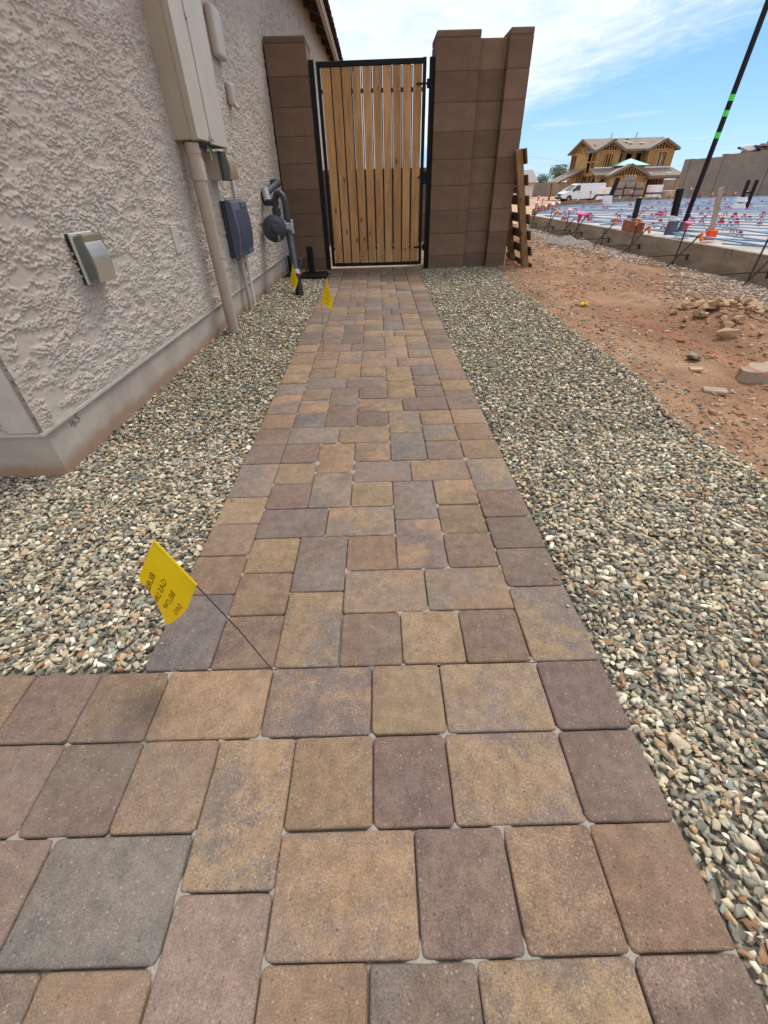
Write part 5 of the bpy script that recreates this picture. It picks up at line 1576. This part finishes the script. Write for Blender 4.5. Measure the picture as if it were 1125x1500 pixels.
# back fence
t = thing('back_fence', 'low brown block fence along far side of the lot', 'fence', (50, 105, -1))
x = 18
while x < 96:
    bm = B(); box(bm, x + .05, x + 4.75, 105, 105.3, -1.5, 1.16 + .03 * math.sin(x)); obj('fence_panel', bm, M['fence_far'], t, origin=(x, 105, 0))
    bm = B(); box(bm, x - .2, x + .2, 104.9, 105.4, -1.5, 1.22); obj('fence_post', bm, M['fence_far'], t, origin=(x, 105, 0))
    x += 4.8
# pale house at the far left
t = thing('pale_house', 'small pale house with grey roof partly behind the leaning pallet', 'house', (25, 96, -1))
bm = B(); box(bm, 19, 28.2, 94, 102, -1.3, 1.15); obj('wall', bm, M['pale_house'], t)
bm = B(); prism(bm, [(18.4, 93.4, 1.1), (28.8, 93.4, 1.1), (28.8, 98, 2.95), (18.4, 98, 2.95)], (0, 0, .15)); prism(bm, [(18.4, 102.6, 1.1), (28.8, 102.6, 1.1), (28.8, 98, 2.95), (18.4, 98, 2.95)], (0, 0, .15)); obj('roof', bm, M['tile_pack'], t)
bm = B(); box(bm, 24.5, 26, 93.95, 94.02, -.2, .75); obj('window', bm, M['glass_dark'], t)

# trees
def tree(x, y, top, rad, seed, mat, label, grp='trees beyond the back fence'):
    t = thing('tree', label, 'tree', (x, y, lz(x, y)), 0, grp)
    zb = lz(x, y)
    r_ = random.Random(seed)
    bm = B(); tube(bm, [(x, y, zb - .2), (x + .05, y, zb + (top - zb) * .35), (x - .1, y + .1, zb + (top - zb) * .75)], [rad * .09, rad * .065, rad * .03], 7)
    for q in range(5):
        a = r_.uniform(0, 6.28); tube(bm, [(x, y, zb + (top - zb) * .35), (x + rad * .6 * math.cos(a), y + rad * .6 * math.sin(a), zb + (top - zb) * r_.uniform(.55, .8))], [rad * .045, rad * .015], 5)
    obj('trunk', bm, M['bark'], t)
    lobes = [(x + rad * r_.uniform(-.6, .6), y + rad * r_.uniform(-.6, .6), zb + (top - zb) * r_.uniform(.45, .85), rad * r_.uniform(.32, .6)) for _ in range(11)]
    V, F = [], []
    for _ in range(2600):
        lx, ly, lz_, lr = r_.choice(lobes)
        d = V3((r_.gauss(0, 1), r_.gauss(0, 1), r_.gauss(0, .8))).normalized() * lr * r_.random() ** .35
        c = V3((lx, ly, lz_)) + d
        if c.z > top: c.z = top - r_.random() * .3
        s = r_.uniform(.06, .13) * max(.8, rad * .5)
        a = V3((r_.gauss(0, 1), r_.gauss(0, 1), r_.gauss(0, .6))).normalized() * s; b = a.orthogonal().normalized() * s * .7
        i = len(V); V += [c - a, c - b, c + a, c + b]; F.append((i, i + 1, i + 2, i + 3))
    me = bpy.data.meshes.new('crown'); me.from_pydata([v - wloc(t) for v in V], [], F); me.update()
    link_mesh('crown', me, mat, t)
    return t
tree(39.6, 126, 2.9, 1.9, 1, M['leaf'], 'small round green tree over the back fence, right of pallet')
tree(44.0, 128, 4.6, 3.2, 2, M['leaf2'], 'larger loose olive tree left of the framed house')
tree(48.5, 130, 3.4, 2.4, 3, M['leaf2'], 'olive tree mostly hidden behind framed house side porch')
tree(66.5, 114, 1.9, 2.0, 4, M['leaf'], 'dark tree between framed house and grey block wall')
tree(72.5, 118, 2.6, 2.6, 6, M['leaf2'], 'tree top just behind left end of grey block wall')
# overhead lines
for pts, lab in (([(20, 140, 9.0), (41.5, 150, 7.3), (56.7, 160, 6.0), (133, 230, 5.9)], 'upper thin power line crossing the sky behind framed house'), ([(20, 140, 5.6), (42.1, 150, 4.1), (55.4, 160, 2.9), (133, 230, 2.7)], 'lower thin power line crossing the sky behind framed house')):
    bm = B(); tube(bm, pts, .026, 5); o = obj('power_line', bm, M['pole_grey'], None, origin=pts[0]); tag(o, lab, 'power line')

# ------------------------------------------------------------------ white van
van = thing('parked_van', 'white windowless cargo van parked in front of framed house', 'van', (26.4, 67.4, lz(26.4, 68)), R(2))
def vobj(name, bm, mat, parent=van, smooth=False):
    me = bpy.data.meshes.new(name); bm.normal_update(); bm.to_mesh(me); bm.free()
    if smooth:
        me.polygons.foreach_set('use_smooth', [True] * len(me.polygons)); me.set_sharp_from_angle(angle=R(35))
    o = link_mesh(name, me, mat, parent)
    if parent is not van: o.location = (0, 0, 0)
    return o
def arch(cx, r, z0):
    return [(cx - r * math.cos(R(a)), z0 + r * math.sin(R(a))) for a in range(0, 181, 20)]
side = [(-2.72, .48), (-2.70, .86), (-2.52, 1.02), (-1.72, 1.16), (-1.05, 1.82), (-.75, 1.93), (2.60, 1.95), (2.72, 1.85), (2.76, .42), (2.25, .42)]
low = [(2.25, .42)] + [(2 * 1.75 - x, z) for x, z in arch(1.75, .42, .40)] + [(-1.30, .36)] + [(-3.5 - x + 0, z) for x, z in arch(-1.75, .42, .40)] + [(-2.3, .46)]
prof = side[:-1] + low
bm = B()
def vy(z): return .98 - .13 * max(0, z - 1.0)
L = [bm.verts.new((x, -vy(z), z)) for x, z in prof]; Rr = [bm.verts.new((x, vy(z), z)) for x, z in prof]
n_ = len(prof)
for i in range(n_): bm.faces.new((L[i], L[(i + 1) % n_], Rr[(i + 1) % n_], Rr[i]))
fl = bm.faces.new(L[::-1]); fr_ = bm.faces.new(Rr)
bmesh.ops.triangulate(bm, faces=[fl, fr_]); bmesh.ops.recalc_face_normals(bm, faces=bm.faces)
vobj('body', bm, M['van_white'])
def vpanel(pts, mat, name, off=.012, parent=van, ysign=-1):
    bm = B(); prism(bm, [(x, ysign * (vy(z) + off), z) for x, z in pts], (0, -ysign * .03, 0)); return vobj(name, bm, mat, parent)
for s in (-1, 1):
    d = vpanel([(-1.45, .50), (-.42, .50), (-.42, 1.84), (-.98, 1.82), (-1.45, 1.32)], M['van_white'], 'door', .006, van, s)
    vpanel([(-1.40, 1.24), (-.50, 1.24), (-.50, 1.76), (-.95, 1.76)], M['glass_dark'], 'window', .014, d, s)
    vpanel([(-.62, 1.04), (-.48, 1.04), (-.48, 1.09), (-.62, 1.09)], M['black_plastic'], 'handle', .02, d, s)
    d = vpanel([(-.38, .50), (.95, .50), (.95, 1.84), (-.38, 1.84)], M['van_white'], 'side_panel', .004, van, s)
    vpanel([(1.0, .90), (2.66, .90), (2.64, 1.80), (1.0, 1.80)], M['van_white'], 'side_panel', .004, van, s)
    bm = B(); box(bm, -1.42, -1.22, s * 1.02 - .10, s * 1.02 + .10, 1.15, 1.40, .03); vobj('mirror', bm, M['black_plastic'])
    for cx in (-1.75, 1.75):
        bm = B(); tube(bm, [(cx, s * .72, .36), (cx, s * .78, .36), (cx, s * .93, .36), (cx, s * .97, .36)], [.30, .36, .36, .31], 20); w = vobj('wheel', bm, M['tyre'])
        bm = B(); tube(bm, [(cx, s * .93, .36), (cx, s * .975, .36)], [.20, .18], 14); vobj('rim', bm, M['rim'], w)
    bm = B(); box(bm, -2.735, -2.60, s * .70 - .2, s * .70 + .2, .78, .95, .02); vobj('headlight', bm, M['smoke'])
bm = B(); prism(bm, [(-1.69, -.80, 1.205), (-1.10, -.76, 1.79), (-1.10, .76, 1.79), (-1.69, .80, 1.205)], (-.012, 0, .012)); vobj('windscreen', bm, M['glass_dark'])
bm = B(); box(bm, -2.86, -2.66, -.97, .97, .40, .62, .03); vobj('bumper', bm, M['black_plastic'])
bm = B(); box(bm, -2.742, -2.69, -.48, .48, .66, .92, .01); vobj('grille', bm, M['black_plastic'])
for x in (-.4, .75, 1.85, 2.45):
    bm = B(); box(bm, x - .05, x + .05, -.82, .82, 1.99, 2.07, .01); box(bm, x - .06, x + .06, -.86, -.76, 1.93, 2.10); box(bm, x - .06, x + .06, .76, .86, 1.93, 2.10); vobj('roof_rack_bar', bm, M['black_plastic'])

# ------------------------------------------------------------------ framed house
HB = -1.06
fh = thing('framed_house', 'two storey timber house under construction with bare strand board walls', 'house', (35, 76, HB))
def hb(name, x0, x1, y0, y1, z0, z1, mat, parent=None, bev=0):
    bm = B(); box(bm, x0, x1, y0, y1, z0, z1, bev); return obj(name, bm, mat, parent or fh, origin=None)
def wall_with_holes(name, x0, x1, y, z0, z1, holes, mat, th=.15):
    """front wall in the XZ plane, made of pieces around its openings"""
    bm = B(); xs = sorted({x0, x1} | {h[0] for h in holes} | {h[1] for h in holes})
    for a, b in zip(xs[:-1], xs[1:]):
        hs = sorted([h for h in holes if h[0] <= a + 1e-6 and h[1] >= b - 1e-6], key=lambda h: h[2])
        z = z0
        for h in hs:
            if h[2] > z + 1e-6: box(bm, a, b, y, y + th, z, h[2])
            z = h[3]
        if z1 > z + 1e-6: box(bm, a, b, y, y + th, z, z1)
    o = obj(name, bm, mat, fh)
    for h in holes:
        bm = B()
        w = .10
        box(bm, h[0] - w, h[0], y - .03, y, h[2] - w, h[3] + w); box(bm, h[1], h[1] + w, y - .03, y, h[2] - w, h[3] + w)
        box(bm, h[0], h[1], y - .03, y, h[3], h[3] + w)
        if h[2] > z0 + .2: box(bm, h[0], h[1], y - .03, y, h[2] - w, h[2])
        obj('window_frame', bm, M['stud'], o)
    return o
def studs(name, x0, x1, y, z0, z1, n, axis='x'):
    for q in range(n):
        p = x0 + (x1 - x0) * q / max(1, n - 1)
        if axis == 'x': hb(name, p - .06, p + .06, y - .05, y, z0, z1, M['stud'])
        else: hb(name, y - .05, y, p - .06, p + .06, z0, z1, M['stud'])
def gable_roof(x0, x1, y0, y1, ze, zr, along, mat, th=.16, parent=None):
    bm = B()
    if along == 'x':
        ym = (y0 + y1) / 2
        prism(bm, [(x0, y0, ze), (x1, y0, ze), (x1, ym, zr), (x0, ym, zr)], (0, 0, th)); prism(bm, [(x0, y1, ze), (x0, ym, zr), (x1, ym, zr), (x1, y1, ze)], (0, 0, th))
    else:
        xm = (x0 + x1) / 2
        prism(bm, [(x0, y0, ze), (xm, y0, zr), (xm, y1, zr), (x0, y1, ze)], (0, 0, th)); prism(bm, [(x1, y0, ze), (x1, y1, ze), (xm, y1, zr), (xm, y0, zr)], (0, 0, th))
    r_ = obj('roof', bm, mat, fh)
    bm = B()
    if along == 'x':
        for xx in (x0, x1): beam(bm, (xx, y0, ze + .05), (xx, (y0 + y1) / 2, zr + .05), .06, .26); beam(bm, (xx, y1, ze + .05), (xx, (y0 + y1) / 2, zr + .05), .06, .26)
        beam(bm, (x0, y0, ze + .03), (x1, y0, ze + .03), .06, .24)
    else:
        for xx in (x0, x1): beam(bm, (xx, y0, ze + .05), ((x0 + x1) / 2, y0, zr + .05), .06, .26, (0, 0, 1)); beam(bm, (xx, y0, ze + .03), (xx, y1, ze + .03), .06, .24)
    obj('fascia', bm, M['fascia'], r_)
    return r_
def truss(x0, x1, y, ze, zr, n):
    """open gable truss in the XZ plane"""
    xm = (x0 + x1) / 2
    bm = B(); beam(bm, (x0, y, ze), (x1, y, ze), .10, .14)
    beam(bm, (x0, y, ze), (xm, y, zr), .10, .14); beam(bm, (x1, y, ze), (xm, y, zr), .10, .14)
    for q in range(1, n):
        x = x0 + (x1 - x0) * q / n; zt = ze + (zr - ze) * (1 - abs(x - xm) / (xm - x0))
        box(bm, x - .06, x + .06, y - .05, y + .05, ze, zt)
    obj('gable_truss', bm, M['stud'], fh)
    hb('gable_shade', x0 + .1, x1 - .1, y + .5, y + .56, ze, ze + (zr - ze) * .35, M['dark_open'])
XA, XB, YF, YB = 30.0, 40.4, 74.0, 83.0
Z2, ZE, ZR = 1.95, 4.30, 5.72
# ground floor shell and slab
hb('floor', XA - .1, XB + .1, YF - .1, YB, HB - .3, HB + .1, M['concrete'])
hb('floor', XA, XB, YF, YB, Z2 - .25, Z2, M['stud'])
hb('back_wall', XA, XB, YB - .15, YB, HB, ZE, M['osb'])
wall_with_holes('wall', XA, XB, YF + .9, Z2, ZE, [(33.3, 34.0, 2.35, 4.0), (34.6, 35.4, 2.35, 4.0), (36.0, 36.7, 2.3, 4.05)], M['osb'])
# right end wall
hb('wall', XB - .15, XB, YF, YB, HB, ZE, M['osb'])
# inner partitions give the openings depth
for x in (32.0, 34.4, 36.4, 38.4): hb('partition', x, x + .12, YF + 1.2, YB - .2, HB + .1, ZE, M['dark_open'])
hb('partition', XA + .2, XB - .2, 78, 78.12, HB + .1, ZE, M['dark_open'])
# upper bays
wall_with_holes('wall', 29.95, 33.1, YF - .6, Z2 - .1, ZE - .05, [(31.05, 32.15, 2.55, 3.95)], M['osb'])
studs('stud', 30.1, 33.0, YF - .6, Z2, ZE, 9)
hb('wall', 32.98, 33.1, YF - .45, YF + .9, Z2, ZE, M['osb'])
wall_with_holes('wall', 36.9, 40.3, YF - .6, Z2 - .1, ZE - .05, [(38.2, 39.3, 2.6, 4.0)], M['osb'])
studs('stud', 37.0, 40.25, YF - .6, Z2, ZE, 9)
hb('wall', 36.9, 37.05, YF - .45, YF + .9, Z2, ZE, M['osb'])
bm = B(); box(bm, 38.3, 38.62, YF - .2, YF - .15, 2.6, 3.95); box(bm, 38.82, 39.1, YF - .2, YF - .15, 2.6, 3.95); obj('house_wrap', bm, M['wrap'], fh)
truss(29.95, 33.1, YF - .62, ZE - .02, ZE + .78, 9); truss(36.9, 40.3, YF - .62, ZE - .02, ZE + .80, 9)
main_roof = gable_roof(XA - .45, XB + .45, YF - .2, YB + .5, ZE, ZR, 'x', M['roof_grey'])
gable_roof(29.6, 33.45, YF - 1.1, YF + 3.4, ZE - .05, ZE + .92, 'y', M['roof_grey'])
gable_roof(36.5, 40.7, YF - 1.1, YF + 3.4, ZE - .05, ZE + .95, 'y', M['roof_grey'])
# white flashing strips and vents on the roofs
def on_main(x, t): return V3((x, YF - .2 + (4.65) * t, ZE + (ZR - ZE) * t + .19))
for (x, t_) in ((34.0, .90), (35.6, .90), (35.2, .45), (36.7, .42), (34.9, .58)):
    bm = B(); p = on_main(x, t_); box(bm, p.x - .26, p.x + .26, p.y - .22, p.y + .22, p.z - .02, p.z + .10, .03); obj('roof_vent', bm, M['white_cap'], main_roof)
for x in (33.3, 36.8):
    bm = B(); p = on_main(x, .93); tube(bm, [p, p + V3((.05, 0, .62))], .05, 6); obj('vent_pipe', bm, M['fascia'], main_roof)
bm = B(); beam(bm, (29.7, YF - 1.12, ZE + .18), (31.2, YF - .5, ZE + .78), .05, .20); beam(bm, (36.6, YF - 1.12, ZE + .18), (38.2, YF - .5, ZE + .82), .05, .20); obj('flashing', bm, M['white_cap'], main_roof)
# left gable end, open studs
studs('stud', YF + .3, YB - .2, XA + .1, Z2, ZE, 9, 'y')
hb('wall', XA, XA + .1, YF + 2.6, YB - 2.2, Z2, ZE, M['osb'])
hb('wall', XA - .02, XA + .12, YF + 3.2, YB, HB, Z2, M['osb'])
studs('stud', YF + .2, YF + 3.2, XA + .1, HB, Z2, 5, 'y')
bm = B()
beam(bm, (XA, YF, ZE), (XA, YB, ZE), .12, .2); beam(bm, (XA, YF, ZE), (XA, (YF + YB) / 2, ZR), .1, .15); beam(bm, (XA, YB, ZE), (XA, (YF + YB) / 2, ZR), .1, .15)
for q in (.2, .35, .5, .65, .8):
    yy = YF + (YB - YF) * q; zt = ZE + (ZR - ZE) * (1 - abs(q - .5) * 2); beam(bm, (XA, yy, ZE), (XA, yy, zt), .1, .1); beam(bm, (XA, yy, ZE), (XA, yy + (.9 if q < .5 else -.9), ZE + (zt - ZE) * .9), .08, .08)
obj('gable_truss', bm, M['stud'], fh)
hb('wall', XA + .12, XA + .18, YF + 1.0, YB - 1.0, ZE, ZE + .75, M['osb'])
for z in (HB + 1.1, HB + 2.0, Z2 - .05, Z2 + 1.2): hb('brace', XA - .02, XA + .06, YF - .5, YF + 3.0, z, z + .14, M['stud'])
for y in (YF - .5, YF + .9): hb('post', XA - .06, XA + .10, y - .08, y + .08, HB, ZE, M['stud'])
# ground floor front: garage block with its own gable, porch on the right, short hip on the left
wall_with_holes('wall', 31.0, 35.6, 70.2, HB, 1.55, [(33.0, 34.3, -.10, 1.25)], M['osb'])
wall_with_holes('wall', 29.6, 31.0, 71.4, HB, 1.75, [(30.35, 30.85, HB + .1, 1.3)], M['osb'])
hb('wall', 35.45, 35.6, 70.35, YF, HB, 1.6, M['osb'])
hb('wall', 31.0, 31.12, 70.35, 71.4, HB, 1.6, M['osb'])
truss(31.0, 35.6, 70.15, 1.52, 2.52, 13)
low_roof = gable_roof(30.6, 36.0, 69.7, YF + .5, 1.50, 2.66, 'y', M['roof_grey'])
bm = B(); prism(bm, [(29.3, 71.0, 1.62), (31.6, 71.0, 1.62), (33.2, YF - .65, 2.36), (29.3, YF - .65, 2.36)], (0, 0, .14)); obj('roof', bm, M['roof_grey'], fh)
bm = B(); prism(bm, [(35.4, 70.0, 1.40), (40.9, 70.0, 1.40), (40.5, YF - .65, 2.28), (35.0, YF - .65, 2.28)], (0, 0, .14)); obj('roof', bm, M['roof_grey'], fh)
bm = B(); beam(bm, (35.4, 70.0, 1.42), (40.9, 70.0, 1.42), .06, .24); beam(bm, (40.9, 70.0, 1.42), (40.5, YF - .65, 2.30), .06, .24); beam(bm, (29.3, 71.0, 1.66), (31.0, 71.0, 1.66), .06, .22); obj('fascia', bm, M['fascia'], fh)
bm = B(); beam(bm, (29.9, YF - .68, 2.5), (33.3, YF - .68, 2.5), .05, .22); beam(bm, (36.5, YF - .68, 2.42), (40.3, YF - .68, 2.42), .05, .22); beam(bm, (30.7, 69.72, 1.72), (32.2, 70.6, 2.33), .05, .2); obj('flashing', bm, M['white_cap'], fh)
for (x, y, z) in ((36.3, 70.7, 1.75), (38.9, 70.8, 1.75), (32.6, 71.0, 2.35)):
    bm = B(); box(bm, x - .25, x + .25, y - .2, y + .2, z - .06, z + .06, .02); obj('roof_vent', bm, M['white_cap'], low_roof)
for x in (35.9, 40.2): hb('porch_post', x - .14, x + .14, 70.2, 70.48, HB, 1.45, M['stud'])
studs('stud', 37.2, 39.9, 73.9, HB, 1.4, 8)
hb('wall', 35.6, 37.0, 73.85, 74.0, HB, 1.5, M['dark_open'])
hb('beam', 35.6, 40.5, 70.2, 70.45, 1.16, 1.40, M['stud'])
# pale teal hip roof over the entry
bm = B()
q = [bm.verts.new(p) for p in ((32.3, 70.9, 2.66), (36.2, 70.9, 2.66), (36.2, 74.4, 2.66), (32.3, 74.4, 2.66), (34.25, 72.6, 3.42))]
for a, b in ((0, 1), (1, 2), (2, 3), (3, 0)): bm.faces.new((q[a], q[b], q[4]))
bm.faces.new((q[3], q[2], q[1], q[0])); obj('hip_roof', bm, M['teal'], fh)
hb('wall', 32.8, 35.8, 71.3, 74.0, 1.9, 2.64, M['osb'])
# lean-to at the left side
for (x, y) in ((27.0, 77.0), (28.9, 77.0), (27.0, 81)): hb('porch_post', x - .13, x + .13, y - .13, y + .13, HB - .2, 1.05 if x < 28 else 1.6, M['stud'])
bm = B(); prism(bm, [(26.4, 76.6, 1.0), (30.0, 76.6, 2.45), (30.0, 81.6, 2.45), (26.4, 81.6, 1.0)], (0, 0, .16)); obj('roof', bm, M['roof_grey'], fh)
bm = B(); beam(bm, (26.6, 77.0, 1.0), (30.0, 77.0, 1.0), .1, .22); beam(bm, (27.8, 77, 1.0), (29.0, 77, 1.95), .08, .1); beam(bm, (29.0, 77, 1.0), (29.0, 77, 1.95), .08, .1); beam(bm, (26.5, 77, 1.0), (30, 77, 2.42), .09, .14); obj('porch_beam', bm, M['stud'], fh)

# ------------------------------------------------------------------ pallets of tiles in front of it
def tile_pallet(x, y, w, tiers, h, label, wrapped=False, group='pallets of roof tiles'):
    t = thing('tile_pallet', label, 'pallet stack', (x, y, lz(x, y)), rng.uniform(-.05, .05), group)
    z = lz(x, y)
    for k in range(tiers):
        bm = B(); box(bm, x - w / 2, x + w / 2, y - .5, y + .5, z, z + .12); obj('pallet', bm, M['dark_wood'], t); z += .12
        if not wrapped:
            nn = 4
            for q in range(nn):
                bm = B(); box(bm, x - w / 2 + .06 + rng.uniform(-.03, .03), x + w / 2 - .06 + rng.uniform(-.03, .03), y - .46, y + .46, z + q * h / nn + .006, z + (q + 1) * h / nn - .006, .01); obj('tile_layer', bm, M['tile_pack'], t)
        else:
            bm = B(); box(bm, x - w / 2 + .04, x + w / 2 - .04, y - .46, y + .46, z + .004, z + h - .004, .05, 2); obj('wrapped_load', bm, M['wrap'], t)
        z += h
    return t
tile_pallet(27.65, 60, 1.15, 3, .52, 'left stack of grey roof tile pallets, three tiers high')
tile_pallet(28.9, 60.1, 1.15, 3, .55, 'middle and tallest stack of grey roof tile pallets')
tile_pallet(29.95, 60.0, .95, 3, .50, 'right stack of grey roof tile pallets beside the wrapped one')
tile_pallet(28.95, 60.25, 1.05, 4, .52, 'tile pallet stack rising behind middle stack')
tile_pallet(26.1, 59.5, 1.4, 2, .62, 'white shrink wrapped pallet stack near back of van', True)
tile_pallet(31.7, 59.5, 1.45, 2, .68, 'white shrink wrapped pallet stack right of the grey tile stacks', True)
bm = B(); box(bm, 32.7, 34.6, 58.5, 61, lz(33, 59) - .1, .05, .03); o = obj('lumber_stack', bm, M['stake_wood'], None, origin=(33.6, 59.8, lz(33, 59))); tag(o, 'low tan stack of sheets right of the white wrapped pallets', 'sheet stack')
